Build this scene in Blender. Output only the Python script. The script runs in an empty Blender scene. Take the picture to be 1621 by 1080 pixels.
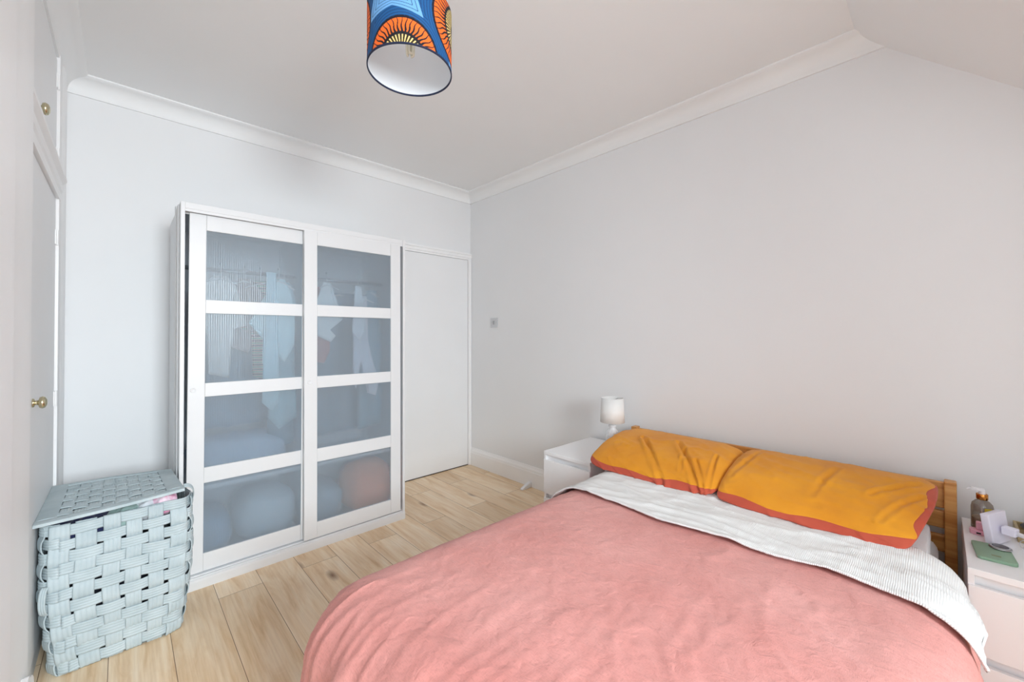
import bpy, bmesh, math, random
from mathutils import Vector, Matrix, noise
random.seed(7)
PI = math.pi
SC = bpy.context.scene
COL = SC.collection

# ---------------------------------------------------------------- camera, light, exposure
cam_d = bpy.data.cameras.new('camera'); cam = bpy.data.objects.new('camera', cam_d); COL.objects.link(cam)
cam_d.sensor_width = 36; cam_d.lens = 646.02 * 36 / 1621
cam_d.shift_y = -15.0 / 1621
cam_d.clip_start = 0.02
_yaw, _pit, _rol = math.radians(43.682), math.radians(0.587), math.radians(-0.078)
_f = Vector((math.sin(_yaw) * math.cos(_pit), math.cos(_yaw) * math.cos(_pit), math.sin(_pit)))
_r = Vector((math.cos(_yaw), -math.sin(_yaw), 0)); _u = _r.cross(_f)
_R = _r * math.cos(_rol) + _u * math.sin(_rol); _U = -_r * math.sin(_rol) + _u * math.cos(_rol)
cam.matrix_world = Matrix(((_R.x, _U.x, -_f.x, 0), (_R.y, _U.y, -_f.y, 0), (_R.z, _U.z, -_f.z, 1.32), (0, 0, 0, 1)))
SC.camera = cam
SC.view_settings.view_transform = 'Standard'
SC.view_settings.look = 'None'
SC.view_settings.gamma = 1
SC.view_settings.exposure = 0.34
try: SC.view_settings.use_curve_mapping = False
except Exception: pass
SC.cycles.max_bounces = 14; SC.cycles.diffuse_bounces = 9; SC.cycles.transmission_bounces = 8
SC.cycles.transparent_max_bounces = 12; SC.cycles.use_denoising = True
SC.cycles.sample_clamp_indirect = 6

W = bpy.data.worlds.new('daylight'); SC.world = W; W.use_nodes = True
W.node_tree.nodes['Background'].inputs[0].default_value = (0.80, 0.88, 1, 1)
W.node_tree.nodes['Background'].inputs[1].default_value = 1.0

def area(name, loc, direction, sx, sy, power, col=(1, 1, 1)):
    d = bpy.data.lights.new(name, 'AREA'); d.shape = 'RECTANGLE'; d.size = sx; d.size_y = sy
    d.energy = power; d.color = col
    o = bpy.data.objects.new(name, d); COL.objects.link(o)
    o.location = loc; o.rotation_euler = Vector(direction).to_track_quat('-Z', 'Y').to_euler()
    return o
SL = 0.93                                   # slope of the roof side: z = 2.53 + SL * y
_a = area('dormer_window_daylight', (0.34, -2.31, 1.75), (-.15, 1, -.32), 1.05, 1.15, 71, (0.885, 0.95, 1)); _a.data.spread = 1.85
area('side_fill_light', (-0.43, -0.75, 1.5), (1, 0, 0), 1.2, 1.2, 6, (0.885, 0.95, 1))  # weak fill light, added outside an unseen side opening

# ---------------------------------------------------------------- room dimensions
XR, YB, XL, H, H2 = 2.6075, 3.355, -0.243, 2.779, 2.696
YREAR = -2.20

# ---------------------------------------------------------------- material helpers
def lin(c):
    return tuple(((x / 255) / 12.92 if x / 255 <= 0.04045 else ((x / 255 + 0.055) / 1.055) ** 2.4) for x in c) + (1,)
class NT:
    def __init__(s, name):
        s.m = bpy.data.materials.new(name); s.m.use_nodes = True; s.t = s.m.node_tree
        s.b = s.t.nodes['Principled BSDF']; s.out = s.t.nodes['Material Output']
    def n(s, typ, **kw):
        x = s.t.nodes.new(typ)
        for k, v in kw.items():
            if k.startswith('i_'):
                key = k[2:]
                key = int(key) if key.isdigit() else key.replace('_', ' ')
                x.inputs[key].default_value = v
            else: setattr(x, k, v)
        return x
    def l(s, a, b): s.t.links.new(a, b)
    def set(s, **kw):
        for k, v in kw.items(): s.b.inputs[k.replace('_', ' ')].default_value = v
        return s
    def coord(s, scale=(1, 1, 1), rot=(0, 0, 0), out='Object'):
        tc = s.n('ShaderNodeTexCoord'); mp = s.n('ShaderNodeMapping')
        mp.inputs['Scale'].default_value = scale; mp.inputs['Rotation'].default_value = rot
        s.l(tc.outputs[out], mp.inputs[0]); return mp.outputs[0]
    def ramp(s, fac, stops):
        r = s.n('ShaderNodeValToRGB'); s.l(fac, r.inputs[0])
        e = r.color_ramp.elements
        while len(e) < len(stops): e.new(0.5)
        for el, (p, c) in zip(e, stops): el.position = p; el.color = c if len(c) == 4 else lin(c)
        return r.outputs[0]
    def bump(s, h, strength=0.3, dist=0.01):
        b = s.n('ShaderNodeBump'); b.inputs['Strength'].default_value = strength; b.inputs['Distance'].default_value = dist
        s.l(h, b.inputs['Height']); s.l(b.outputs[0], s.b.inputs['Normal'])
def simple(name, col, rough=0.5, metal=0.0, vary=0.03, scale=8, bump=0.0, bscale=60, **kw):
    t = NT(name); c = lin(col)
    v = t.n('ShaderNodeTexNoise', i_Scale=scale, i_Detail=4.0); t.l(t.coord(), v.inputs['Vector'])
    a = tuple(min(1, x * (1 - vary)) for x in c[:3]) + (1,); b = tuple(min(1, x * (1 + vary)) for x in c[:3]) + (1,)
    t.l(t.ramp(v.outputs[0], [(0.3, a), (0.7, b)]), t.b.inputs['Base Color'])
    t.set(Roughness=rough, Metallic=metal)
    if bump:
        v2 = t.n('ShaderNodeTexNoise', i_Scale=bscale, i_Detail=6.0); t.l(t.coord(), v2.inputs['Vector']); t.bump(v2.outputs[0], bump, 0.004)
    for k, x in kw.items(): t.b.inputs[k.replace('_', ' ')].default_value = x
    return t.m

M = {}
M['wall'] = simple('wall_paint', (231, 232, 233), 0.75, vary=0.012, scale=1.6, bump=0.08, bscale=25)
M['ceiling'] = simple('ceiling_paint', (237, 238, 238), 0.85, vary=0.01, scale=2)
M['trim'] = simple('gloss_trim_paint', (241, 241, 241), 0.35, vary=0.01, scale=6, bump=0.03)
M['door'] = simple('door_paint', (233, 234, 235), 0.4, vary=0.01, scale=3)
M['wardrobe'] = simple('white_foil', (219, 220, 221), 0.38, vary=0.006)
M['carcass'] = simple('wardrobe_inside', (238, 240, 242), 0.5)
M['stand'] = simple('white_lacquer', (242, 242, 243), 0.3, vary=0.006)
M['brass'] = simple('aged_brass', (205, 196, 165), 0.22, 1.0)
M['rail'] = simple('rail_steel', (190, 192, 194), 0.3, 1.0)
M['plastic'] = simple('white_plastic', (236, 236, 238), 0.35)
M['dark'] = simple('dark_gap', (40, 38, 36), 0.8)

def floor_mat():
    t = NT('oak_laminate')
    tc = t.n('ShaderNodeTexCoord'); sx = t.n('ShaderNodeSeparateXYZ'); t.l(tc.outputs['Object'], sx.inputs[0])
    ax = t.n('ShaderNodeMath', operation='ADD', i_1=-0.357 + 0.195 * 20); t.l(sx.outputs[0], ax.inputs[0])
    ay = t.n('ShaderNodeMath', operation='ADD', i_1=8.02); t.l(sx.outputs[1], ay.inputs[0])
    cb = t.n('ShaderNodeCombineXYZ'); t.l(ay.outputs[0], cb.inputs[0]); t.l(ax.outputs[0], cb.inputs[1])
    br = t.n('ShaderNodeTexBrick', offset=0.37, offset_frequency=2)
    for k, v in (('Scale', 1.0), ('Mortar Size', 0.0012), ('Mortar Smooth', 0.1), ('Bias', 0.0), ('Brick Width', 1.38), ('Row Height', 0.195)): br.inputs[k].default_value = v
    br.inputs['Color1'].default_value = (0, 0, 0, 1); br.inputs['Color2'].default_value = (1, 1, 1, 1); br.inputs['Mortar'].default_value = (0.5, 0.5, 0.5, 1)
    t.l(cb.outputs[0], br.inputs['Vector'])
    sep = t.n('ShaderNodeSeparateColor'); t.l(br.outputs['Color'], sep.inputs[0])
    # grain vector shifted per plank
    rm = t.n('ShaderNodeMath', operation='MULTIPLY', i_1=13.0); t.l(sep.outputs[0], rm.inputs[0])
    off = t.n('ShaderNodeCombineXYZ'); t.l(rm.outputs[0], off.inputs[2]); t.l(rm.outputs[0], off.inputs[0])
    va = t.n('ShaderNodeVectorMath', operation='ADD'); t.l(cb.outputs[0], va.inputs[0]); t.l(off.outputs[0], va.inputs[1])
    mp = t.n('ShaderNodeMapping'); mp.inputs['Scale'].default_value = (1.3, 9, 1); t.l(va.outputs[0], mp.inputs[0])
    n1 = t.n('ShaderNodeTexNoise', i_Scale=1.5, i_Detail=5.0, i_Roughness=0.6, i_Distortion=0.9); t.l(mp.outputs[0], n1.inputs['Vector'])
    mp2 = t.n('ShaderNodeMapping'); mp2.inputs['Scale'].default_value = (3, 90, 1); t.l(va.outputs[0], mp2.inputs[0])
    n2 = t.n('ShaderNodeTexNoise', i_Scale=1.2, i_Detail=4.0, i_Distortion=0.4); t.l(mp2.outputs[0], n2.inputs['Vector'])
    mp3 = t.n('ShaderNodeMapping'); mp3.inputs['Scale'].default_value = (2.2, 5.5, 1); t.l(va.outputs[0], mp3.inputs[0])
    vo = t.n('ShaderNodeTexVoronoi', i_Scale=0.8); t.l(mp3.outputs[0], vo.inputs['Vector'])
    knot = t.ramp(vo.outputs['Distance'], [(0.0, (1, 1, 1, 1)), (0.035, (0.75, 0.75, 0.75, 1)), (0.13, (0, 0, 0, 1))])
    c1 = t.ramp(n1.outputs[0], [(0.22, (206, 166, 122)), (0.40, (232, 202, 164)), (0.55, (242, 219, 188)), (0.75, (248, 232, 208))])
    mx = t.n('ShaderNodeMix', data_type='RGBA', blend_type='MULTIPLY'); mx.inputs[0].default_value = 0.55
    t.l(c1, mx.inputs[6]); t.l(t.ramp(n2.outputs[0], [(0.3, (232, 224, 214)), (0.6, (255, 255, 255))]), mx.inputs[7])
    mk = t.n('ShaderNodeMix', data_type='RGBA', blend_type='MIX'); t.l(knot, mk.inputs[0]); t.l(mx.outputs[2], mk.inputs[6]); mk.inputs[7].default_value = lin((128, 88, 56))
    hv = t.n('ShaderNodeMix', data_type='RGBA', blend_type='MULTIPLY'); hv.inputs[0].default_value = 1
    t.l(mk.outputs[2], hv.inputs[6]); t.l(t.ramp(sep.outputs[0], [(0.0, (240, 236, 230)), (1.0, (255, 255, 255))]), hv.inputs[7])
    ms = t.n('ShaderNodeMix', data_type='RGBA', blend_type='MIX'); t.l(br.outputs['Fac'], ms.inputs[0]); t.l(hv.outputs[2], ms.inputs[6]); ms.inputs[7].default_value = lin((118, 88, 62))
    t.l(ms.outputs[2], t.b.inputs['Base Color']); t.set(Roughness=0.42)
    t.bump(n2.outputs[0], 0.06, 0.002)
    return t.m
M['floor'] = floor_mat()

def fabric(name, cols, scale=3, weave=900, wb=0.25, rough=0.9, stretch=(1, 1, 1), sheen=0.25, crinkle=0.0, cs=30):
    t = NT(name)
    n1 = t.n('ShaderNodeTexNoise', i_Scale=scale, i_Detail=6.0, i_Roughness=0.6); t.l(t.coord(stretch), n1.inputs['Vector'])
    base = t.ramp(n1.outputs[0], [(0.3, cols[0]), (0.7, cols[1])])
    w1 = t.n('ShaderNodeTexNoise', i_Scale=weave / 8, i_Detail=3.0); t.l(t.coord((1, 7, 1)), w1.inputs['Vector'])
    w2 = t.n('ShaderNodeTexNoise', i_Scale=weave / 8, i_Detail=3.0); t.l(t.coord((7, 1, 1)), w2.inputs['Vector'])
    ad = t.n('ShaderNodeMath', operation='ADD'); t.l(w1.outputs[0], ad.inputs[0]); t.l(w2.outputs[0], ad.inputs[1])
    mx = t.n('ShaderNodeMix', data_type='RGBA', blend_type='MULTIPLY'); mx.inputs[0].default_value = wb
    t.l(base, mx.inputs[6]); t.l(t.ramp(ad.outputs[0], [(0.75, (215, 215, 215)), (1.0, (255, 255, 255))]), mx.inputs[7])
    t.l(mx.outputs[2], t.b.inputs['Base Color']); t.set(Roughness=rough); t.b.inputs['Sheen Weight'].default_value = sheen
    h = ad.outputs[0]
    if crinkle:
        c = t.n('ShaderNodeTexNoise', i_Scale=cs, i_Detail=5.0, i_Distortion=1.2); t.l(t.coord((1, 0.6, 1)), c.inputs['Vector'])
        s = t.n('ShaderNodeMath', operation='MULTIPLY', i_1=crinkle * 8); t.l(c.outputs[0], s.inputs[0])
        a2 = t.n('ShaderNodeMath', operation='ADD'); t.l(s.outputs[0], a2.inputs[0]); t.l(h, a2.inputs[1]); h = a2.outputs[0]
    t.bump(h, 0.35, 0.002)
    return t.m
M['duvet'] = fabric('coral_linen', ((205, 134, 126), (221, 158, 151)), 2.5, 700, 0.5, 0.95, sheen=0.12, crinkle=0.9, cs=30)
M['orange'] = fabric('mustard_cotton', ((218, 140, 26), (228, 154, 38)), 4, 900, 0.2, 0.8, sheen=0.12, crinkle=0.4, cs=22)
M['terra'] = fabric('terracotta_cotton', ((192, 84, 58), (205, 98, 70)), 4, 900, 0.3, 0.85, sheen=0.2, crinkle=0.4, cs=22)
M['sheetw'] = fabric('white_cotton', ((226, 226, 226), (235, 235, 235)), 4, 900, 0.15, 0.9, crinkle=0.4)
def waffle():
    t = NT('white_waffle_cotton')
    t.set(Roughness=0.9); t.b.inputs['Base Color'].default_value = lin((238, 238, 236))
    tc = t.n('ShaderNodeUVMap', uv_map='cloth'); hs = []
    for d, sc in (('X', 62), ('Y', 62)):
        w = t.n('ShaderNodeTexWave', wave_type='BANDS', bands_direction=d, i_Scale=sc); t.l(tc.outputs[0], w.inputs['Vector']); hs.append(w.outputs['Fac'])
    a = t.n('ShaderNodeMath', operation='MAXIMUM'); t.l(hs[0], a.inputs[0]); t.l(hs[1], a.inputs[1])
    t.l(t.ramp(a.outputs[0], [(0.3, (226, 226, 225)), (0.9, (240, 240, 238))]), t.b.inputs['Base Color'])
    t.bump(a.outputs[0], 0.5, 0.003); return t.m
M['waffle'] = waffle()

def pine():
    t = NT('lacquered_pine')
    mp = t.coord((30, 1.6, 30)); n = t.n('ShaderNodeTexNoise', i_Scale=1.2, i_Detail=5.0, i_Distortion=0.6); t.l(mp, n.inputs['Vector'])
    t.l(t.ramp(n.outputs[0], [(0.3, (176, 112, 48)), (0.5, (205, 146, 78)), (0.7, (218, 164, 98))]), t.b.inputs['Base Color'])
    t.set(Roughness=0.35); return t.m
M['pine'] = pine()

def paper():
    t = NT('pale_blue_paper_cord')
    n = t.n('ShaderNodeTexNoise', i_Scale=14.0, i_Detail=4.0); t.l(t.coord(), n.inputs['Vector'])
    n2 = t.n('ShaderNodeTexNoise', i_Scale=220.0, i_Detail=2.0); t.l(t.coord(), n2.inputs['Vector'])
    t.l(t.ramp(n.outputs[0], [(0.25, (168, 183, 188)), (0.75, (186, 199, 203))]), t.b.inputs['Base Color'])
    t.set(Roughness=0.7); t.bump(n2.outputs[0], 0.15, 0.002); return t.m
M['paper'] = paper()

def reeded_glass():
    t = NT('frosted_reeded_glass')
    w = t.n('ShaderNodeTexWave', wave_type='BANDS', bands_direction='X', i_Scale=30.0); t.l(t.coord(), w.inputs['Vector'])
    b = t.n('ShaderNodeBump', i_Strength=0.18, i_Distance=0.003); t.l(w.outputs['Fac'], b.inputs['Height'])
    tr = t.n('ShaderNodeBsdfRefraction', i_Roughness=0.24, i_IOR=1.09); tr.inputs[0].default_value = lin((240, 247, 252)); t.l(b.outputs[0], tr.inputs['Normal'])
    tp = t.n('ShaderNodeBsdfTransparent'); tp.inputs[0].default_value = lin((240, 247, 252))
    tl = t.n('ShaderNodeBsdfTranslucent'); tl.inputs[0].default_value = lin((196, 212, 224))
    df = t.n('ShaderNodeBsdfDiffuse'); t.l(b.outputs[0], df.inputs['Normal'])
    t.l(t.ramp(w.outputs['Fac'], [(0.0, (200, 212, 221)), (1.0, (226, 233, 238))]), df.inputs[0])
    gl = t.n('ShaderNodeBsdfGlossy', i_Roughness=0.28); t.l(b.outputs[0], gl.inputs['Normal'])
    def mix(a, c, f):
        m = t.n('ShaderNodeMixShader'); m.inputs[0].default_value = f; t.l(a, m.inputs[1]); t.l(c, m.inputs[2]); return m.outputs[0]
    s = mix(tr.outputs[0], tp.outputs[0], 0.42)
    s = mix(s, mix(df.outputs[0], tl.outputs[0], 0.3), 0.27)
    s = mix(s, gl.outputs[0], 0.02)
    t.l(s, t.out.inputs['Surface']); return t.m
M['reeded'] = reeded_glass()
def clear_glass(name, tint=(250, 252, 252), glossy=0.08, rough=0.03):
    t = NT(name)
    tp = t.n('ShaderNodeBsdfTransparent'); tp.inputs[0].default_value = lin(tint)
    gl = t.n('ShaderNodeBsdfGlossy', i_Roughness=rough); m = t.n('ShaderNodeMixShader'); m.inputs[0].default_value = glossy
    t.l(tp.outputs[0], m.inputs[1]); t.l(gl.outputs[0], m.inputs[2]); t.l(m.outputs[0], t.out.inputs['Surface']); return t.m
M['window_glass'] = clear_glass('window_glass')
M['bottle_plastic'] = clear_glass('clear_bottle_plastic', (206, 198, 190), 0.10, 0.1)

# ---------------------------------------------------------------- object helpers
def empty(name, loc=(0, 0, 0), rz=0):
    o = bpy.data.objects.new(name, None); COL.objects.link(o); o.location = loc; o.rotation_euler = (0, 0, rz)
    o.empty_display_size = 0.1
    return o
def tag(o, label=None, cat=None, group=None, kind=None):
    if label: o['label'] = label
    if cat: o['category'] = cat
    if group: o['group'] = group
    if kind: o['kind'] = kind
    return o
def obj(name, bm, m, parent=None, smooth=False, angle=None, bevel=0, seg=2):
    if bevel:
        bmesh.ops.bevel(bm, geom=[e for e in bm.edges], offset=bevel, segments=seg, profile=0.5, affect='EDGES', clamp_overlap=True)
    me = bpy.data.meshes.new(name); bm.to_mesh(me); bm.free()
    ms = m if isinstance(m, (list, tuple)) else [m]
    for k in ms: me.materials.append(k)
    if smooth:
        me.polygons.foreach_set('use_smooth', [True] * len(me.polygons))
        if angle: me.set_sharp_from_angle(angle=math.radians(angle))
    me.update()
    o = bpy.data.objects.new(name, me); COL.objects.link(o)
    if parent: o.parent = parent
    return o
def box(bm, x0, x1, y0, y1, z0, z1):
    v = [bm.verts.new((x, y, z)) for x in (x0, x1) for y in (y0, y1) for z in (z0, z1)]
    for f in ((0, 1, 3, 2), (4, 6, 7, 5), (0, 4, 5, 1), (2, 3, 7, 6), (0, 2, 6, 4), (1, 5, 7, 3)): bm.faces.new([v[i] for i in f])
def boxo(name, b, m, parent=None, bevel=0.0, **k):
    bm = bmesh.new(); box(bm, *b); return obj(name, bm, m, parent, bevel=bevel, **k)
def prism(bm, pts, a, b, axis):
    """extrude a 2-D outline from a to b along axis; 2-D coords are the other two axes in xyz order"""
    def P(p, t):
        if axis == 'x': return (t, p[0], p[1])
        if axis == 'y': return (p[0], t, p[1])
        return (p[0], p[1], t)
    A = [bm.verts.new(P(p, a)) for p in pts]; B = [bm.verts.new(P(p, b)) for p in pts]; n = len(pts)
    for i in range(n): bm.faces.new((A[i], A[(i + 1) % n], B[(i + 1) % n], B[i]))
    bm.faces.new(A[::-1]); bm.faces.new(B)
    bmesh.ops.recalc_face_normals(bm, faces=bm.faces)
def lathe(bm, prof, c=(0, 0, 0), n=32, cap=True, axis=None):
    rings = []
    for r, z in prof:
        rings.append([bm.verts.new((c[0] + r * math.cos(2 * PI * i / n), c[1] + r * math.sin(2 * PI * i / n), c[2] + z)) for i in range(n)])
    for a, b in zip(rings, rings[1:]):
        for i in range(n): bm.faces.new((a[i], a[(i + 1) % n], b[(i + 1) % n], b[i]))
    if cap:
        bm.faces.new(rings[0][::-1]); bm.faces.new(rings[-1])
def tube(bm, pts, r, n=10, cap=True):
    pts = [Vector(p) for p in pts]; rings = []; up = Vector((0, 0, 1))
    t0 = (pts[1] - pts[0]).normalized()
    if abs(t0.dot(up)) > 0.9: up = Vector((1, 0, 0))
    nrm = (up - t0 * up.dot(t0)).normalized()
    for i, p in enumerate(pts):
        t = (pts[min(i + 1, len(pts) - 1)] - pts[max(i - 1, 0)]).normalized()
        nrm = (nrm - t * nrm.dot(t)).normalized(); bi = t.cross(nrm)
        rr = r[i] if isinstance(r, (list, tuple)) else r
        rings.append([bm.verts.new(p + (nrm * math.cos(2 * PI * k / n) + bi * math.sin(2 * PI * k / n)) * rr) for k in range(n)])
    for a, b in zip(rings, rings[1:]):
        for k in range(n): bm.faces.new((a[k], a[(k + 1) % n], b[(k + 1) % n], b[k]))
    if cap: bm.faces.new(rings[0][::-1]); bm.faces.new(rings[-1])
def grid(bm, nu, nv, f, closed_u=False):
    vs = [[bm.verts.new(f(i, j)) for j in range(nv)] for i in range(nu)]
    for i in range(nu if closed_u else nu - 1):
        for j in range(nv - 1):
            a = vs[i]; b = vs[(i + 1) % nu]
            bm.faces.new((a[j], b[j], b[j + 1], a[j + 1]))
    return vs
def crom(pts, n, closed=True):
    out = []; N = len(pts)
    segs = N if closed else N - 1
    for i in range(segs):
        g = (lambda k: Vector(pts[k % N])) if closed else (lambda k: Vector(pts[max(0, min(N - 1, k))]))
        p0, p1, p2, p3 = g(i - 1), g(i), g(i + 1), g(i + 2)
        for k in range(n):
            t = k / n
            out.append(0.5 * ((2 * p1) + (p2 - p0) * t + (2 * p0 - 5 * p1 + 4 * p2 - p3) * t * t + (3 * p1 - p0 - 3 * p2 + p3) * t ** 3))
    if not closed: out.append(Vector(pts[-1]))
    return out
def fbm(x, y, z=0.0, o=4): return noise.fractal(Vector((x, y, z)), 0.8, 2.1, o)
def ridge(x, y, z=0.0):
    return 1 - abs(noise.noise(Vector((x, y, z)))) * 2

# ================================================================ SETTING
def struct(o): o['kind'] = 'structure'; return o
T = 0.18
struct(boxo('floor', (XL - T - 0.4, XR + T, YREAR - T, YB + T, -0.12, 0), M['floor']))
struct(boxo('wall_back', (XL - T, XR + T, YB, YB + T, 0, H + T), M['wall']))
# right wall cut under the roof slope
bm = bmesh.new(); prism(bm, [(YREAR - T, 0), (YB, 0), (YB, H), (0.268, H), (YREAR - T, 2.53 + SL * (YREAR - T))], XR, XR + T, 'x')
struct(obj('wall_right', bm, M['wall']))
wy0, wy1, wz0, wz1 = -1.35, -0.15, 0.9, 2.1
bm = bmesh.new()
box(bm, XL - T, XL, YREAR - T, wy0, 0, H + T); box(bm, XL - T, XL, wy1, YB, 0, H + T)
box(bm, XL - T, XL, wy0, wy1, 0, wz0); box(bm, XL - T, XL, wy0, wy1, wz1, H + T)
struct(obj('wall_left', bm, M['wall']))
# rear wall with the dormer window opening, behind the camera
DX = 1.92
qx0, qx1, qz0, qz1 = -0.20, 0.90, 1.10, 2.40
bm = bmesh.new()
box(bm, XL, qx0, YREAR - T, YREAR, 0, H); box(bm, qx1, 1.40, YREAR - T, YREAR, 0, H)
box(bm, 1.40, XR, YREAR - T, -0.95, 0, 1.645); box(bm, 1.40, DX, YREAR - T, -0.95, 1.645, H)     # unseen bay cheek and wall beside it, added to block window light
box(bm, qx0, qx1, YREAR - T, YREAR, 0, qz0); box(bm, qx0, qx1, YREAR - T, YREAR, qz1, H)
struct(obj('wall_rear', bm, M['wall']))
struct(boxo('ceiling', (XL - T, XR + T, 0.268, YB + T, H, H + T), M['ceiling']))
bm = bmesh.new()
def zs(y): return 2.53 + SL * y
prism(bm, [(YREAR - T, zs(YREAR - T)), (.268, H), (.268, H + .1), (YREAR - T, zs(YREAR - T) + .1)], DX, XR + T, 'x')
box(bm, XL - T, DX, YREAR - T, 0.268, H, H + T)
struct(obj('ceiling', bm, M['ceiling']))
bm = bmesh.new()
prism(bm, [(YREAR, 2.53 + SL * YREAR), (0.268, H), (YREAR, H)], DX, DX + .05, 'x')
struct(obj('wall_dormer', bm, M['wall']))
bm = bmesh.new()
for b in ((qx0, qx0 + .06, qz0, qz1), (qx1 - .06, qx1, qz0, qz1), (qx0, qx1, qz0, qz0 + .06), (qx0, qx1, qz1 - .06, qz1), ((qx0 + qx1) / 2 - .025, (qx0 + qx1) / 2 + .025, qz0, qz1)):
    box(bm, b[0], b[1], YREAR - .09, YREAR - .03, b[2], b[3])
box(bm, qx0 - .04, qx1 + .04, YREAR - .03, YREAR + .10, qz0 - .03, qz0)
w1 = struct(obj('window_1', bm, M['trim']))
bm = bmesh.new()
for b in ((wy0, wy0 + .06, wz0, wz1), (wy1 - .06, wy1, wz0, wz1), (wy0, wy1, wz0, wz0 + .06), (wy0, wy1, wz1 - .06, wz1), ((wy0 + wy1) / 2 - .02, (wy0 + wy1) / 2 + .02, wz0, wz1)):
    box(bm, XL - .14, XL - .08, b[0], b[1], b[2], b[3])
w2 = struct(obj('added_window_2', bm, M['trim']))  # unseen side window, added as the opening for the fill light
boxo('pane', (XL - .113, XL - .107, wy0 + .05, wy1 - .05, wz0 + .05, wz1 - .05), M['window_glass'], w2)
boxo('pane', (qx0 + .05, qx1 - .05, YREAR - .064, YREAR - .058, qz0 + .05, qz1 - .05), M['window_glass'], w1)

# cornice: a plain coved moulding, one run per wall
def cove(n=8, s=1):
    c = 0.083
    pts = [(0, H2 - .012), (0.012, H2 - .012), (0.014, H2)]
    for i in range(n + 1):
        a = PI / 2 * i / n
        pts.append((c - (c - .014) * math.cos(a) + 0.0, H2 + (c - .014) * (math.sin(a)) * 0.98))
    pts += [(c + .012, H - .008), (c + .012, H), (0, H)]
    return pts
def cornice(name, axis, at, sgn, a, b):
    bm = bmesh.new()
    prism(bm, [(at + sgn * p, z) for p, z in cove()], a, b, axis)
    return struct(obj(name, bm, M['ceiling'], smooth=True, angle=35))
cornice('trim_1', 'x', YB, -1, XL, XR)          # back wall
bm = bmesh.new()                                  # right wall run, cut off by the roof slope
for (i, (p, z)) in enumerate(cove()): pass
pr = cove(); A = [bm.verts.new((XR - p, YB, z)) for p, z in pr]; B = [bm.verts.new((XR - p, min(0.268, (z - 2.53) / SL), z)) for p, z in pr]
for i in range(len(pr)): bm.faces.new((A[i], A[(i + 1) % len(pr)], B[(i + 1) % len(pr)], B[i]))
bm.faces.new(A[::-1]); bm.faces.new(B); bmesh.ops.recalc_face_normals(bm, faces=bm.faces)
struct(obj('trim_2', bm, M['ceiling'], smooth=True, angle=35))
cornice('trim_3', 'y', XL, 1, 0.268, YB)         # left wall

# skirting boards
def skirt(at, sgn, axis, a, b, name, h=0.175, th=0.022):
    bm = bmesh.new()
    pr = [(0, 0), (th, 0), (th, h * .72), (th - .003, h * .74), (th - .003, h * .84), (th - .006, h * .87), (th - .012, h * .93), (th - .015, h), (0, h)]
    prism(bm, [(at + sgn * p, z) for p, z in pr], a, b, axis)
    return struct(obj(name, bm, M['trim'], smooth=True, angle=30))
skirt(XR, -1, 'y', YREAR, YB, 'baseboard_right')
skirt(YB, -1, 'x', XL + .4, 1.72, 'baseboard_back')
bm = bmesh.new()
# bedroom door + casing in the back wall
struct(boxo('door_1', (1.795, 2.560, YB - .016, YB + .02, 0.008, 2.094), M['door'], bevel=0.002))
bm = bmesh.new()
for x0, x1, t in ((2.565, 2.6075, .03), (1.74, 1.79, .03)):
    prism(bm, [(x0, YB), (x1, YB), (x1, YB - t * .6), (x1 - (x1 - x0) * .3, YB - t), (x0 + .008, YB - t), (x0 + .006, YB - t * .75), (x0, YB - t * .75)], 0, 2.10, 'z')
for z0, z1, t in ((2.098, 2.118, .018), (2.118, 2.146, .024), (2.146, 2.158, .030), (2.158, 2.168, .022)):
    box(bm, 1.845, 2.6075, YB - t, YB, z0, z1)
struct(obj('trim_4', bm, M['trim'], bevel=0.002))
# dark strip painted in as the shadow line under the door
struct(boxo('door_shadow_line', (1.795, 2.565, YB - .014, YB + .02, 0.0, 0.007), M['dark']))

# built-in cupboards on the left wall: lower door, over-door cupboard, casing
XD = XL + 0.006
d2 = struct(boxo('door_2', (XL + .001, XD, 2.02, 2.955, 0.10, 1.985), M['door'], bevel=0.001))
d3 = struct(boxo('door_3', (XL + .001, XD, 2.02, 2.955, 2.115, 2.665), M['door'], bevel=0.001))
def knob(parent, y, z):
    bm = bmesh.new()
    lathe(bm, [(.0001, .034), (.008, .033), (.015, .029), (.0175, .023), (.015, .016), (.007, .013), (.006, .006), (.012, .004), (.0125, 0)], n=28)
    bmesh.ops.transform(bm, matrix=Matrix.Translation((XD, y, z)) @ Matrix.Rotation(PI / 2, 4, 'Y') @ Matrix.Diagonal((1.3, 1.3, 1.1, 1)), verts=bm.verts)
    bmesh.ops.recalc_face_normals(bm, faces=bm.faces)
    o = obj('door_knob', bm, M['brass'], parent, smooth=True); o['label'] = 'round brass knob'; return o
knob(d2, 2.30, 1.075); knob(d3, 2.30, 2.17)
def hinge(parent, z):
    bm = bmesh.new(); box(bm, XD - .001, XD + .004, 2.935, 2.975, z - .035, z + .035)
    tube(bm, [(XD + .006, 2.957, z - .037), (XD + .006, 2.957, z + .037)], .005)
    obj('hinge', bm, M['trim'], parent)
for z in (.35, 1.02, 1.80): hinge(d2, z)
for z in (2.20, 2.56): hinge(d3, z)
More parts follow.
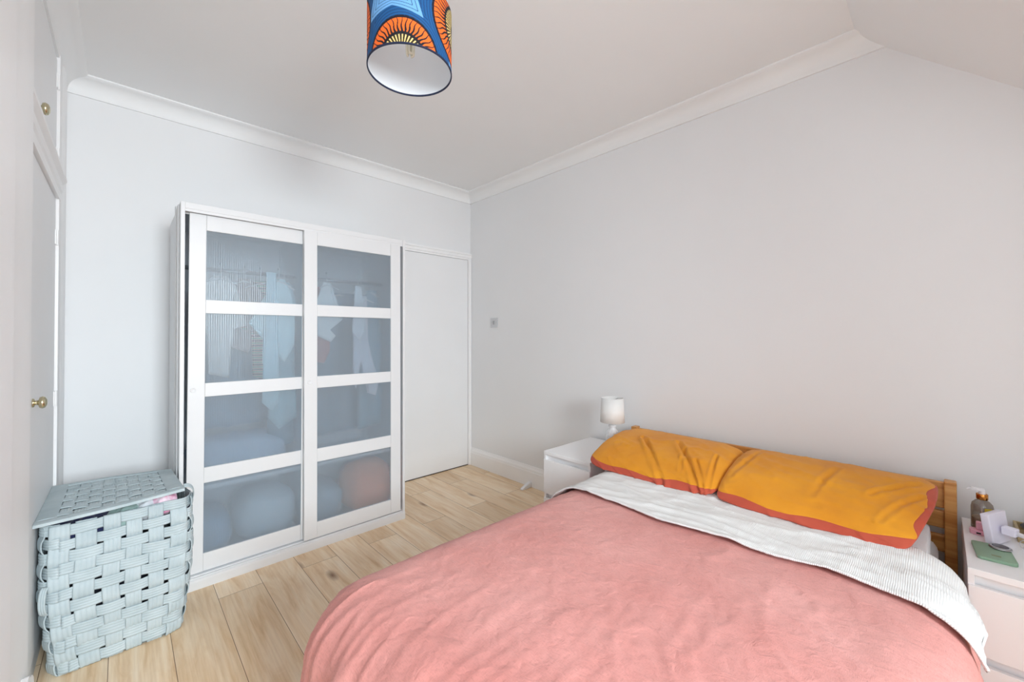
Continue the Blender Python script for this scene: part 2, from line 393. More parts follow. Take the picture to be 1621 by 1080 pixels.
# mid rail moulding between the cupboards and the far casing
bm = bmesh.new()
prism(bm, [(XL, 1.99), (XL + .018, 1.99), (XL + .018, 2.03), (XL + .024, 2.04), (XL + .024, 2.075), (XL + .038, 2.09), (XL + .038, 2.105), (XL + .012, 2.112), (XL, 2.112)], 1.9, 3.02, 'y')
struct(obj('trim_6', bm, M['trim'], smooth=True, angle=25))
bm = bmesh.new()
prof = [(XL, 2.965), (XL + .016, 2.965), (XL + .018, 3.03), (XL + .012, 3.05), (XL + .022, 3.08), (XL + .024, 3.16), (XL + .014, 3.19), (XL + .012, YB), (XL, YB)]
prism(bm, prof, 0, H2, 'z')
struct(obj('trim_7', bm, M['trim'], smooth=True, angle=20))
# near upright of the cupboard surround: moulded post that closes the frame on the left
bm = bmesh.new()
px0 = XL + 0.043
prism(bm, [(XL, 0.95), (XL + .066, 0.95), (XL + .066, 1.44), (XL + .040, 1.452), (XL + .034, 1.60), (px0, 1.68), (px0, 1.90), (px0 - .012, 1.905), (px0 - .012, 2.02), (XL, 2.02)], 0, H - .001, 'z')
struct(obj('trim_8', bm, M['trim'], smooth=True, angle=20))
# moulded plinth at its foot
bm = bmesh.new()
prism(bm, [(1.2, 0), (1.898, 0), (1.898, .26), (1.885, .30), (1.86, .32), (1.82, .335), (1.8, .35), (1.2, .35)], XL + .03, px0 + .014, 'x')
struct(obj('trim_9', bm, M['trim'], smooth=True, angle=20))

# ================================================================ BED
BX0, BX1, BY0, BY1 = 0.50, 2.47, 0.0, 1.38     # mattress footprint
bed = empty('double_bed', (1.5, 0.7, 0))
tag(bed, 'double bed with slatted honey pine headboard against the wall', 'bed')
def bobj(name, bm, m, **k):
    bmesh.ops.translate(bm, vec=(-1.5, -0.7, 0), verts=bm.verts); return obj(name, bm, m, bed, **k)
for y0, y1 in ((-.045, -.008), (1.412, 1.45)):
    bm = bmesh.new(); box(bm, 2.50, 2.552, y0, y1, 0, .705); bobj('headboard_post', bm, M['pine'], bevel=.004)
for z0, z1, x0 in ((.585, .695, 2.522), (.50, .572, 2.522), (.40, .47, 2.522)):
    bm = bmesh.new(); box(bm, x0, x0 + .022, -.02, 1.425, z0, z1); bobj('headboard_rail', bm, M['pine'], bevel=.004)
for y0 in (-.03, 1.405):
    bm = bmesh.new(); box(bm, .47, 2.505, y0, y0 + .025, .16, .27); bobj('side_rail', bm, M['pine'], bevel=.003)
bm = bmesh.new(); box(bm, .445, .47, -.03, 1.43, .16, .27); bobj('foot_rail', bm, M['pine'], bevel=.003)
for y0 in (-.02, 1.375):
    bm = bmesh.new(); box(bm, .47, .52, y0, y0 + .045, 0, .22); bobj('leg', bm, M['pine'], bevel=.003)
for k in range(14):
    x = .53 + k * .142; bm = bmesh.new(); box(bm, x, x + .06, -.006, 1.406, .205, .218); bobj('slat', bm, M['pine'])
bm = bmesh.new(); box(bm, BX0 + .02, BX1, BY0 + .01, BY1 - .01, .22, .475)
mt = obj('mattress', bm, M['sheetw'], bevel=.045, seg=4, smooth=True)
tag(mt, 'mattress in a white fitted sheet, its corner bare under the pillows', 'mattress')

ZT, RR = 0.55, 0.20
X0, Y0, Y1 = 0.385, -0.065, 1.415              # outer bounds of the duvet drape
PH = 0.19                                       # drop of the rounded edge
def wrinkle(x, y):
    # long soft creases radiating from the head end, cross creases, small crumple
    h = 0.007 * fbm(x * 1.7, y * 1.7, 1.3, 3)
    a = x * 0.86 + y * 0.5; b = -x * 0.5 + y * 0.86
    w = fbm(x * 3.0, y * 3.0, 4.0, 2)
    r1 = max(0, ridge(a * 2.6 + 0.6 * w, b * 8.5 + 0.5 * w, 2.0)) ** 4
    a2 = x * 0.65 - y * 0.76; b2 = x * 0.76 + y * 0.65
    r2 = max(0, ridge(a2 * 3.0 + w, b2 * 10 + w, 7.0)) ** 5
    r3 = max(0, ridge(a * 9, b * 22, 9.0)) ** 5
    m1 = max(0, min(1, 0.5 + 1.6 * noise.noise(Vector((x * 1.6, y * 1.6, 11.0)))))
    r4 = max(0, ridge(a * 16 + w, b * 34, 13.0)) ** 3
    r5 = max(0, ridge(a2 * 13 + w, b2 * 30, 17.0)) ** 3
    foot = 0.0045 * max(0, 1 - (x - 0.5) / 0.45) * (max(0, ridge(x * 2.0 + 0.3 * w, y * 13, 21.0)) ** 3)
    return h + foot + 0.0032 * r1 * m1 + 0.0026 * r2 * (1 - m1) + 0.0012 * r3 + 0.0010 * r4 * m1 + 0.0009 * r5 * (1 - m1) + 0.0012 * fbm(x * 22, y * 22, 3.0, 4)
def edge_fold(s):       # sideways waves of the hanging cloth, s = metres along the rim
    w = 0.4 * math.sin(s * 5.1 + 1) + 0.5 * noise.noise(Vector((s * 2.3, 1.7, 0)))
    return math.sin(s * 34 + 3.0 * w) * (0.65 + 0.35 * noise.noise(Vector((s * 4, 8, 0)))) + 0.4 * math.sin(s * 61 + 5 * w)
PROF = [(i, 0.0) for i in ()]
NJ, NS = 18, 22
DROP = 0.25
def edge_pow(dy): return round(1 - .4 * max(0, -dy), 2)
_tab = {}
def edge_pt(fr, e):
    """point (out, drop, slope angle) at a fraction of the arc length of the rounded bed edge"""
    if e not in _tab:
        P = [(RR * math.sin(PI / 2 * i / 400) ** e, PH * (1 - max(0, math.cos(PI / 2 * i / 400)) ** e)) for i in range(401)]
        L = [0]
        for p, q in zip(P, P[1:]): L.append(L[-1] + math.hypot(q[0] - p[0], q[1] - p[1]))
        _tab[e] = (P, L)
    P, L = _tab[e]; t = fr * L[-1]; k = 0
    lo, hi = 0, 400
    while hi - lo > 1:
        m = (lo + hi) // 2
        if L[m] <= t: lo = m
        else: hi = m
    w = (t - L[lo]) / max(1e-9, L[hi] - L[lo]); a, b = P[lo], P[hi]
    return a[0] + (b[0] - a[0]) * w, a[1] + (b[1] - a[1]) * w, math.atan2(b[1] - a[1], b[0] - a[0]), L[-1]
def drape(base, d, s, j, foot=1.0):
    """position j steps out from the flat rim: first the rounded edge, then the hanging skirt"""
    if j <= NJ:
        out, dz, ang, _ = edge_pt(j / NJ, edge_pow(d[1])); t = ang / (PI / 2)
        amp = 0.013 * max(0, t - .35) / .65
    else:
        q = (j - NJ) / NS; out = RR + 0.035 * q * foot; dz = PH + DROP * q; t = 1
        amp = 0.013 + 0.020 * q
    f = edge_fold(s) * amp * foot
    p = Vector((base[0], base[1], ZT - dz)) + Vector((d[0], d[1], 0)) * (out + f)
    n = Vector((d[0] * math.sin(min(1, t) * PI / 2), d[1] * math.sin(min(1, t) * PI / 2), math.cos(min(1, t) * PI / 2)))
    p += n * wrinkle(p.x + d[0] * dz, p.y + d[1] * dz)
    if j <= NJ: pass
    return p
XH = 2.02
step = 0.0095
def rng(a, b):
    n = max(2, int(abs(b - a) / step)); return [a + (b - a) * i / n for i in range(n + 1)]
gx = rng(X0 + RR, XH); gy = rng(Y0 + RR, Y1 - RR)
bm = bmesh.new()
flat = [[bm.verts.new((x, y, ZT + wrinkle(x, y))) for y in gy] for x in gx]
for i in range(len(gx) - 1):
    for j in range(len(gy) - 1): bm.faces.new((flat[i][j], flat[i + 1][j], flat[i + 1][j + 1], flat[i][j + 1]))
rim = []   # (vert, dir, s)
s = 0
for i in range(len(gx) - 1, -1, -1): rim.append((flat[i][-1], (0, 1), s, gx[i], gy[-1])); s += step
NC = 30
for k in range(1, NC):
    a = PI / 2 + PI / 2 * k / NC; s += RR * PI / 2 / NC; rim.append((flat[0][-1], (math.cos(a), math.sin(a)), s, gx[0], gy[-1]))
for j in range(len(gy) - 1, -1, -1): rim.append((flat[0][j], (-1, 0), s, gx[0], gy[j])); s += step
for k in range(1, NC):
    a = PI + PI / 2 * k / NC; s += RR * PI / 2 / NC; rim.append((flat[0][0], (math.cos(a), math.sin(a)), s, gx[0], gy[0]))
for i in range(len(gx)): rim.append((flat[i][0], (0, -1), s, gx[i], gy[0])); s += step
rows = []
for v, d, s, x, y in rim:
    col = [v]
    side = 0.5 if d == (0, 1) or d == (0, -1) else 1.0
    if d == (0, -1): side = 0.35 if x > 1.9 else 0.6
    for j in range(1, NJ + NS + 1): col.append(bm.verts.new(drape((x, y), d, s, j, side)))
    rows.append(col)
for a, b in zip(rows, rows[1:]):
    for j in range(NJ + NS):
        try:
            if a[j] is b[j]: bm.faces.new((a[j], a[j + 1], b[j + 1]))
            else: bm.faces.new((a[j], a[j + 1], b[j + 1], b[j]))
        except ValueError: pass
bmesh.ops.recalc_face_normals(bm, faces=bm.faces)
duvet = obj('duvet', bm, M['duvet'], smooth=True)
sm = duvet.modifiers.new('thick', 'SOLIDIFY'); sm.thickness = 0.012; sm.offset = -1
tag(duvet, 'coral pink crumpled linen duvet spread over the bed', 'duvet')

# white waffle blanket folded across the head end, following the bed's cross-section
def prof_y(sv):
    """arc length across the bed (0 = right rim of the flat part) -> y, z, normal"""
    ya, yb = Y0 + RR, Y1 - RR; L = yb - ya
    if 0 <= sv <= L: return ya + sv, ZT, (0, 1)
    side = 1 if sv > L else -1
    e = sv - L if sv > L else -sv
    b = yb if side > 0 else ya
    q = edge_pt(1, edge_pow(side))[3]
    if e < q:
        o_, dz, a, _ = edge_pt(e / q, edge_pow(side)); return b + side * o_, ZT - dz, (side * math.sin(a), math.cos(a))
    return b + side * (RR + 0.02 * (e - q)), ZT - PH - (e - q), (side, 0)
Lf = (Y1 - RR) - (Y0 + RR)
S0, S1 = -0.228, Lf + 0.30
def lerp_pts(pts, v):
    for (a, p), (b, q) in zip(pts, pts[1:]):
        if v <= b:
            t = max(0, (v - a) / (b - a)); t = t * t * (3 - 2 * t) * .4 + t * .6; return p + (q - p) * t
    return pts[-1][1]
def front_x(s):     # edge nearest the foot
    u = s / Lf
    b = 1.612 + 0.018 * math.sin(s * 6.2 + .8) - 0.025 * max(0, u - .6) + 0.006 * math.sin(s * 17)
    if s < 0.10: b = b * max(0, s) / .1 + (1 - max(0, s) / .1) * lerp_pts([(-.26, 1.572), (-.18, 1.592), (-.06, 1.622), (0, 1.632)], s)
    return b
def back_x(s):
    if s < 0.14: return lerp_pts([(-.228, 1.585), (-.224, 1.64), (-.214, 1.76), (-.198, 1.86), (-.172, 1.93), (-.12, 1.98), (-.05, 2.02), (.02, 2.04), (.14, 2.05)], s)
    if s > Lf: return 2.05 - 0.20 * ((s - Lf) / .3)
    return 2.05
bm = bmesh.new(); NU, NV = 190, 56
def sheet(i, j):
    sv = S0 + (S1 - S0) * i / (NU - 1); t = j / (NV - 1)
    xf, xb = front_x(sv), back_x(sv)
    if xb < xf + .01: xb = xf + .01
    x = xf + (xb - xf) * t
    y, z, n = prof_y(sv)
    w = wrinkle(x, y)
    lift = 0.0105 + 0.004 * fbm(x * 7, sv * 4, 5.0, 3)
    lift += 0.006 * max(0, ridge(x * 9 + 0.4 * sv, sv * 2.2, 3.3)) ** 4 + 0.0045 * max(0, ridge(x * 14, sv * 3.2, 8.3)) ** 4
    lift += 0.012 * math.exp(-(t / 0.05) ** 2) * 0.3
    if sv < 0.05: lift += (0.008 + 0.006 * math.sin(x * 26)) * min(1, (0.05 - sv) / .2)
    h = w + max(0.008, lift)
    return (x, y + n[0] * h, z + n[1] * h)
vs = grid(bm, NU, NV, sheet)
uvl = bm.loops.layers.uv.new('cloth')
for i in range(NU):
    for j in range(NV):
        for lp in vs[i][j].link_loops: lp[uvl].uv = ((S1 - S0) * i / (NU - 1), (0.5) * j / (NV - 1))
bmesh.ops.recalc_face_normals(bm, faces=bm.faces)
sh = obj('waffle_blanket', bm, M['waffle'], smooth=True)
sm = sh.modifiers.new('thick', 'SOLIDIFY'); sm.thickness = 0.006; sm.offset = 1
tag(sh, 'white waffle blanket folded across the bed below the pillows', 'blanket')

# pillows
def two_tone():
    t = NT('mustard_and_terracotta_cotton')
    at = t.n('ShaderNodeAttribute', attribute_name='seam')
    gt = t.n('ShaderNodeMath', operation='GREATER_THAN', i_1=0.0); t.l(at.outputs['Fac'], gt.inputs[0])
    n = t.n('ShaderNodeTexNoise', i_Scale=5.0, i_Detail=5.0); t.l(t.coord(), n.inputs['Vector'])
    m = t.n('ShaderNodeMix', data_type='RGBA'); t.l(gt.outputs[0], m.inputs[0])
    t.l(t.ramp(n.outputs[0], [(0.3, (212, 134, 14)), (0.7, (226, 152, 26))]), m.inputs[6]); t.l(t.ramp(n.outputs[0], [(0.3, (178, 70, 48)), (0.7, (192, 84, 60))]), m.inputs[7])
    t.l(m.outputs[2], t.b.inputs['Base Color']); t.set(Roughness=.85); t.b.inputs['Sheen Weight'].default_value = .1
    c = t.n('ShaderNodeTexNoise', i_Scale=26.0, i_Detail=5.0, i_Distortion=1.2); t.l(t.coord((1, .6, 1)), c.inputs['Vector'])
    # a stitched groove where the two fabrics meet
    ab = t.n('ShaderNodeMath', operation='ABSOLUTE'); t.l(at.outputs['Fac'], ab.inputs[0])
    gr = t.n('ShaderNodeMapRange'); gr.inputs['From Max'].default_value = .0035; gr.inputs['To Max'].default_value = 1.0; t.l(ab.outputs[0], gr.inputs[0])
    a2 = t.n('ShaderNodeMath', operation='MULTIPLY_ADD', i_1=.8); t.l(c.outputs[0], a2.inputs[0]); t.l(gr.outputs[0], a2.inputs[2])
    t.bump(a2.outputs[0], .4, .003); return t.m
M['two_tone'] = two_tone()
def pillow(name, y0, y1, sect, mats, label, cat, seam=None, group=None, seed=0.0, end_p=5.0, tilt=0.0, creases=(), endcap=None, drop=None, yshear=0.0):
    yc, hy = (y0 + y1) / 2, (y1 - y0) / 2
    ring = crom([(p[0], 0, p[1]) for p in sect], 12)
    cx = sum(p.x for p in ring) / len(ring); cz = sum(p.z for p in ring) / len(ring)
    NUU = 110; bm = bmesh.new(); nr = len(ring)
    def f(i, j):
        u = -1 + 2 * i / (NUU - 1)
        u = math.copysign(abs(u) ** 0.8, u)
        sc = max(0.0, 1 - abs(u) ** end_p) ** (1 / end_p) if abs(u) < 1 else 0
        sc = max(sc, 0.02)
        p = ring[j % nr]
        x = cx + (p.x - cx) * (0.45 + 0.55 * sc) if abs(u) < 1 else cx + (p.x - cx) * .45
        z = cz + (p.z - cz) * sc
        if drop: z = cz + (p.z - cz) * sc + drop(u) * (p.z - cz > 0)
        d = Vector((p.x - cx, 0, p.z - cz)).normalized()
        y = yc + u * hy
        w = 0.006 * fbm(x * 5, y * 5, z * 5 + seed, 3) + 0.0025 * fbm(x * 18, y * 18, z * 18 + seed, 3)
        a = y * 0.8 + x * 0.6; b = -y * 0.6 + x * .8 + z
        w += 0.007 * max(0, ridge(a * 4 + seed, b * 11, seed)) ** 5
        for (ya, xa, yb2, xb2, dp, wd) in creases:      # deep crease: line in (y,x) on the upper side
            vx, vy = xb2 - xa, yb2 - ya; L2 = vx * vx + vy * vy
            t = max(0, min(1, ((x - xa) * vx + (y - ya) * vy) / L2))
            dist = math.hypot(x - xa - vx * t, y - ya - vy * t)
            w -= dp * math.exp(-(dist / wd) ** 2) * (0.4 + .6 * math.sin(PI * min(1, t + .15))) - dp * .7 * math.exp(-((dist - 2.2 * wd) / wd) ** 2)
        y -= yshear * (z - .62) * max(0, -u) ** 3
        return Vector((x, y, z)) + d * w * min(1, sc * 2)
    vs = grid(bm, NUU, nr + 1, f)
    bmesh.ops.remove_doubles(bm, verts=bm.verts, dist=0.00001)
    bm.faces.ensure_lookup_table()
    # close both ends
    be = [e for e in bm.edges if e.is_boundary]
    if be: bmesh.ops.holes_fill(bm, edges=be, sides=0)
    bmesh.ops.recalc_face_normals(bm, faces=bm.faces)
    if seam:
        la = bm.verts.layers.float.new('seam')
        for v in bm.verts: v[la] = seam(v.co)
    o = obj(name, bm, mats, smooth=True)
    tag(o, label, cat, group)
    return o
sectw = [(2.44, .50), (2.45, .55), (2.36, .582), (2.2, .59), (2.08, .58), (2.03, .565), (2.02, .56), (2.08, .552), (2.2, .55), (2.34, .50)]
white_sect = [(2.46, .50), (2.465, .535), (2.36, .556), (2.24, .558), (2.12, .545), (2.04, .520), (2.03, .507), (2.08, .495), (2.2, .485), (2.36, .484)]
pillow('pillow', .03, .71, white_sect, M['sheetw'], 'white pillow under the right mustard pillow, corner poking out', 'pillow', seed=3.0, group=None)
pillow('pillow', .73, 1.38, white_sect, M['sheetw'], 'white pillow hidden beneath the left mustard pillow by the lamp', 'pillow', seed=8.0)
sect = [(2.505, .60), (2.497, .68), (2.42, .722), (2.28, .722), (2.13, .690), (2.01, .635), (1.955, .592), (1.948, .572), (2.0, .566), (2.14, .565), (2.36, .572)]
def seam_line(c):
    zz = 0.603 + 0.005 * math.sin(c.y * 9 + 1) + 0.004 * math.sin(c.y * 23)
    return (zz if c.x < 2.3 else .585) - c.z
pillow('pillow', .716, 1.435, sect, M['two_tone'], 'mustard pillow with terracotta underside, left one beside the table lamp', 'pillow', seam=seam_line, seed=1.0, end_p=4.5,
       creases=((1.22, 2.24, .96, 1.95, .013, .009), (1.02, 2.26, .78, 1.95, .013, .009), (.86, 2.12, .76, 1.96, .009, .006), (.79, 2.2, .750, 1.98, .009, .006), (.95, 2.2, .90, 2.02, .005, .006)), group='mustard pillows against the headboard')
def seam_r(c):
    return max(seam_line(c), 0.072 + 0.010 * math.sin(c.x * 34) + .006 * math.sin(c.z * 120) - .45 * (c.z - .62) - c.y)
pillow('pillow', .050, .718, sect, M['two_tone'], 'mustard pillow with terracotta end, right one near the phone nightstand', 'pillow', seam=seam_r, seed=5.0, end_p=7, yshear=.62,
       creases=((.32, 2.30, .37, 2.06, .008, .009), (.62, 2.38, .68, 2.08, .005, .009), (.10, 2.3, .20, 2.14, .010, .007), (.09, 2.2, .16, 2.02, .008, .007), (.07, 2.36, .16, 2.30, .008, .006)), group='mustard pillows against the headboard')

# ================================================================ NIGHTSTANDS
def nightstand(x0, y0, y1, label):
    x1, h = 2.575, .55
    t = empty('nightstand', ((x0 + x1) / 2, (y0 + y1) / 2, 0)); tag(t, label, 'nightstand', 'white bedside drawer units')
    def part(name, b, bev=.0015):
        c = ((x0 + x1) / 2, (y0 + y1) / 2); b = (b[0] - c[0], b[1] - c[0], b[2] - c[1], b[3] - c[1], b[4], b[5])
        return boxo(name, b, M['stand'], t, bevel=bev)
    part('top', (x0, x1, y0, y1, h - .022, h))
    part('side_panel', (x0 + .004, x1, y0, y0 + .016, 0.0, h - .022)); part('side_panel', (x0 + .004, x1, y1 - .016, y1, 0.0, h - .022))
    part('back_panel', (x1 - .01, x1, y0 + .016, y1 - .016, .02, h - .022))
    for z0, z1 in ((.272, .495), (.022, .242)):
        part('drawer', (x0 - .002, x0 + .016, y0 + .001, y1 - .001, z0, z1), .0015)
    part('drawer_recess', (x0 + .026, x0 + .034, y0 + .016, y1 - .016, .02, h - .022))
    part('plinth', (x0 + .02, x0 + .03, y0 + .016, y1 - .016, 0, .02))
    return t
nightstand(2.045, 1.462, 1.835, 'white two-drawer nightstand under the small table lamp')
nightstand(2.035, -.455, -.058, 'white two-drawer nightstand holding the green phone and bottle')

# table lamp
lx, ly = 2.36, 1.506
lamp = empty('table_lamp', (lx, ly, .5505)); tag(lamp, 'small white table lamp with drum shade and urn base on nightstand', 'lamp')
M['ceramic'] = simple('crackled_white_glass', (226, 228, 230), 0.12, vary=0.10, scale=60, Transmission_Weight=0.0)
bm = bmesh.new(); lathe(bm, [(.0001, 0), (.036, 0), (.038, .004), (.036, .010), (.022, .016), (.018, .024), (.021, .032), (.030, .045), (.0385, .070), (.0405, .090), (.037, .108), (.028, .124), (.019, .134), (.021, .142), (.023, .148), (.015, .156), (.009, .160), (.0001, .161)], n=40, cap=False)
for v in bm.verts: v.co.z *= 1.16; v.co.x *= 1.12; v.co.y *= 1.12
for v in bm.verts:   # faceted glass look
    a = math.atan2(v.co.y, v.co.x); k = 1 + 0.05 * math.cos(a * 10) * (0.05 < v.co.z < 0.145); v.co.x *= k; v.co.y *= k
obj('lamp_base', bm, M['ceramic'], lamp, smooth=True)
M['shade_white'] = simple('white_shade_fabric', (230, 230, 228), 0.9, bump=0.1, bscale=300)
bm = bmesh.new(); lathe(bm, [(.0800, .196), (.0725, .356)], n=48, cap=False)
so = obj('lamp_shade', bm, M['shade_white'], lamp, smooth=True); md = so.modifiers.new('t', 'SOLIDIFY'); md.thickness = .002
bm = bmesh.new(); tube(bm, [(0, 0, .180), (0, 0, .225)], .009)
tube(bm, [(-.071, 0, .348), (0, 0, .326), (.071, 0, .348)], .0015, 6); tube(bm, [(0, 0, .22), (0, 0, .326)], .002, 6)
obj('lamp_socket', bm, M['rail'], lamp, smooth=True)
bm = bmesh.new(); lathe(bm, [(.0001, .300), (.015, .293), (.024, .275), (.024, .26), (.012, .235), (.010, .220)], n=20, cap=False)
obj('bulb', bm, simple('opal_bulb', (235, 235, 230), .2), lamp, smooth=True)

# ---- things on the right nightstand
ZN = .5503
bp = empty('pump_bottle', (2.475, -.112, ZN)); tag(bp, 'clear pump bottle with gold collar standing at the nightstand back', 'bottle')
bm = bmesh.new(); lathe(bm, [(.0001, 0), (.029, 0), (.031, .004), (.031, .085), (.028, .100), (.020, .110), (.014, .114), (.013, .120)], n=36, cap=False)
obj('bottle', bm, M['bottle_plastic'], bp, smooth=True)
bm = bmesh.new(); lathe(bm, [(.0001, .003), (.0285, .003), (.0285, .045), (.0001, .045)], n=30, cap=False)
obj('lotion', bm, simple('pale_lotion', (206, 190, 172), .4), bp, smooth=True, angle=30)
bm = bmesh.new(); lathe(bm, [(.0155, .117), (.0165, .119), (.0165, .137), (.0155, .139), (.0001, .139)], n=30, cap=False)
o = obj('collar', bm, simple('gold_metal', (205, 140, 70), .22, 1.0), bp, smooth=True, angle=30); o['label'] = 'shiny gold collar'
bm = bmesh.new(); lathe(bm, [(.0095, .139), (.0095, .152), (.0001, .153)], n=20, cap=False); box(bm, -.012, .012, -.007, .028, .150, .158)
tube(bm, [(0, .028, .154), (0, .036, .153), (0, .040, .148)], .003, 8)
obj('pump', bm, M['plastic'], bp, smooth=True, angle=35)
bm = bmesh.new(); tube(bm, [(0, 0, .01), (.002, 0, .12)], .0025, 8); obj('dip_tube', bm, M['plastic'], bp, smooth=True)
bm = bmesh.new(); pts = []
for k in range(9): pts.append((-1.15 + .28 * k / 8 * 2,))
for (h0, h1) in ((.055, .09),):
    grid(bm, 9, 2, lambda i, j: (.0315 * math.cos(PI + .15 + .09 * i), .0315 * math.sin(PI + .15 + .09 * i), (h0, h1)[j]))
obj('label_patch', bm, simple('yellow_label', (196, 176, 40), .5), bp, smooth=True)

def rounded(bm, w, d, h, r, n=6, M4=None):
    pts = []
    for (cx, cy, a0) in ((w / 2 - r, d / 2 - r, 0), (-w / 2 + r, d / 2 - r, PI / 2), (-w / 2 + r, -d / 2 + r, PI), (w / 2 - r, -d / 2 + r, 1.5 * PI)):
        for k in range(n + 1): a = a0 + PI / 2 * k / n; pts.append((cx + r * math.cos(a), cy + r * math.sin(a)))
    prism(bm, pts, 0, h, 'z')
    if M4: bmesh.ops.transform(bm, matrix=M4, verts=bm.verts)
ph = empty('mobile_phone', (2.215, -.125, ZN), math.radians(4)); tag(ph, 'phone in a sage green case lying near the front edge', 'phone')
M['sage'] = simple('sage_green_case', (136, 168, 142), .45)
bm = bmesh.new(); rounded(bm, .150, .092, .0105, .012); obj('phone_case', bm, M['sage'], ph, bevel=.002, smooth=True, angle=40)
bm = bmesh.new(); lathe(bm, [(.0001, .0105), (.026, .0105), (.0275, .013), (.026, .0165), (.022, .0175), (.0001, .0172)], c=(.048, -.022, 0), n=40, cap=False)
obj('ring_grip', bm, simple('dark_glass_ring', (70, 66, 60), .12, .5), ph, smooth=True, angle=40)
bm = bmesh.new(); lathe(bm, [(.0205, .0175), (.0235, .0180), (.0275, .0150), (.0285, .0125), (.0255, .0122)], c=(.048, -.022, 0), n=40, cap=False)
obj('ring_rim', bm, M['rail'], ph, smooth=True)
bm = bmesh.new(); box(bm, -.045, -.033, -.012, .010, .0106, .0110); obj('badge', bm, simple('olive_badge', (128, 140, 104), .5), ph)

# white square adaptor standing, leaning back a bit, with its plug and white lead
ad = empty('power_adaptor', (2.355, -.145, ZN), math.radians(-24)); tag(ad, 'white square charging block standing on edge between bottle and phone', 'charger')
M['lilac'] = simple('lilac_white_plastic', (232, 230, 244), .3)
bm = bmesh.new(); rounded(bm, .118, .024, .105, .004, 4)
bmesh.ops.transform(bm, matrix=Matrix.Rotation(math.radians(-8), 4, 'X'), verts=bm.verts)
bmesh.ops.translate(bm, vec=(0, 0, .002), verts=bm.verts)
obj('body', bm, M['lilac'], ad, bevel=.003, smooth=True, angle=35)
bm = bmesh.new(); box(bm, -.016, .016, -.048, -.012, .040, .068); obj('plug', bm, M['lilac'], ad, bevel=.004)
bm = bmesh.new(); tube(bm, [(0, -.045, .052), (0, -.075, .050), (.002, -.14, .044), (.004, -.2, .040)], [.008, .0075, .0065, .006], 12)
obj('lead', bm, M['plastic'], ad, smooth=True)
# pink clip / earphone case
pk = empty('earphone_case', (2.405, -.098, ZN)); tag(pk, 'small pink plastic case in front of the clear pump bottle', 'case')
M['pink'] = simple('pink_plastic', (238, 178, 196), .35)
bm = bmesh.new(); rounded(bm, .040, .046, .016, .014); obj('case_body', bm, M['pink'], pk, bevel=.003, smooth=True, angle=35)
bm = bmesh.new(); box(bm, -.008, .012, -.016, .006, .016, .046); obj('case_tab', bm, M['pink'], pk, bevel=.003)
bm = bmesh.new(); box(bm, -.0215, -.0195, -.006, .006, .005, .010); obj('case_port', bm, M['dark'], pk)
# tray with black pouch
tr = empty('wooden_tray', (2.485, -.29, ZN)); tag(tr, 'light wooden tray at the wall end of the right nightstand', 'tray')
bm = bmesh.new(); box(bm, -.075, .075, -.11, .095, 0, .008)
for b in ((-.075, .075, .087, .095, .008, .035), (-.075, .075, -.11, -.102, .008, .035), (.067, .075, -.102, .087, .008, .035), (-.075, -.067, -.102, .087, .008, .02)): box(bm, *b)
obj('tray_body', bm, simple('bamboo', (178, 158, 118), .5, scale=30, vary=.12), tr, bevel=.001)
bm = bmesh.new()
def pf(i, j):
    u = i / 30 * 2 * PI; v = -PI / 2 + PI * j / 20; c = math.cos(v)
    p = Vector((.058 * math.copysign(abs(math.cos(u)) ** .7, math.cos(u)) * c, .075 * math.copysign(abs(math.sin(u)) ** .7, math.sin(u)) * c, .026 * math.sin(v)))
    return p * (1 + .12 * fbm(p.x * 30, p.y * 30, p.z * 30 + 2, 3)) + Vector((2.475, -.285, ZN + .042))
grid(bm, 30, 21, pf, closed_u=True)
pc = obj('pouch', bm, simple('black_leather', (30, 28, 28), .3, bump=.3, bscale=80), smooth=True); tag(pc, 'black leather pouch lying in the wooden tray', 'pouch')
# wire glasses / clip
gl = empty('glasses', (2.33, -.24, ZN)); tag(gl, 'thin metal wire glasses folded beside the phone', 'glasses')
bm = bmesh.new()
for cy in (.024, -.032):
    tube(bm, [(.0 + .004 * math.sin(a * PI / 6), cy + .024 * math.cos(a * PI / 6), .021 + .019 * math.sin(a * PI / 6)) for a in range(13)], .0012, 6, cap=False)
tube(bm, [(0, 0, .024), (0, -.004, .028), (0, -.008, .024)], .0012, 6)
obj('frame', bm, M['rail'], gl, smooth=True)
for k, (ya, yb) in enumerate(((.048, -.05), (-.056, .04))):
    bm = bmesh.new(); tube(bm, [(0, ya, .026), (.012 + .008 * k, ya * .5, .018), (.016 + .008 * k, yb * .6, .006), (.014 + .008 * k, yb, .0015)], .0012, 6)
    obj('temple', bm, M['rail'], gl, smooth=True)

# ================================================================ PENDANT SHADE
SXc, SYc, SZ0, SZ1, SR = 0.768, 1.350, 2.300, 2.525, 0.152
pl = empty('pendant_light', (SXc, SYc, H)); tag(pl, 'pendant drum shade in blue and orange print hanging from ceiling', 'light')
def pattern_mat():
    t = NT('printed_cotton'); a = t.n('ShaderNodeVertexColor', layer_name='print'); t.l(a.outputs[0], t.b.inputs['Base Color']); t.set(Roughness=.75); return t.m
M['print'] = pattern_mat()
M['lining'] = simple('shade_lining', (232, 236, 240), .6, vary=.005)
BLUE, DBLUE, LBLUE, ORG, BLK, YEL, CRM = [lin(c) for c in ((8, 86, 144), (6, 48, 98), (112, 172, 226), (246, 108, 28), (14, 12, 26), (214, 178, 62), (236, 226, 186))]
SUNS = [(-.028, -.039, .132), (.215, .155, .137), (.46, -.05, .15), (-.295, .12, .132), (-.46, -.05, .15)]
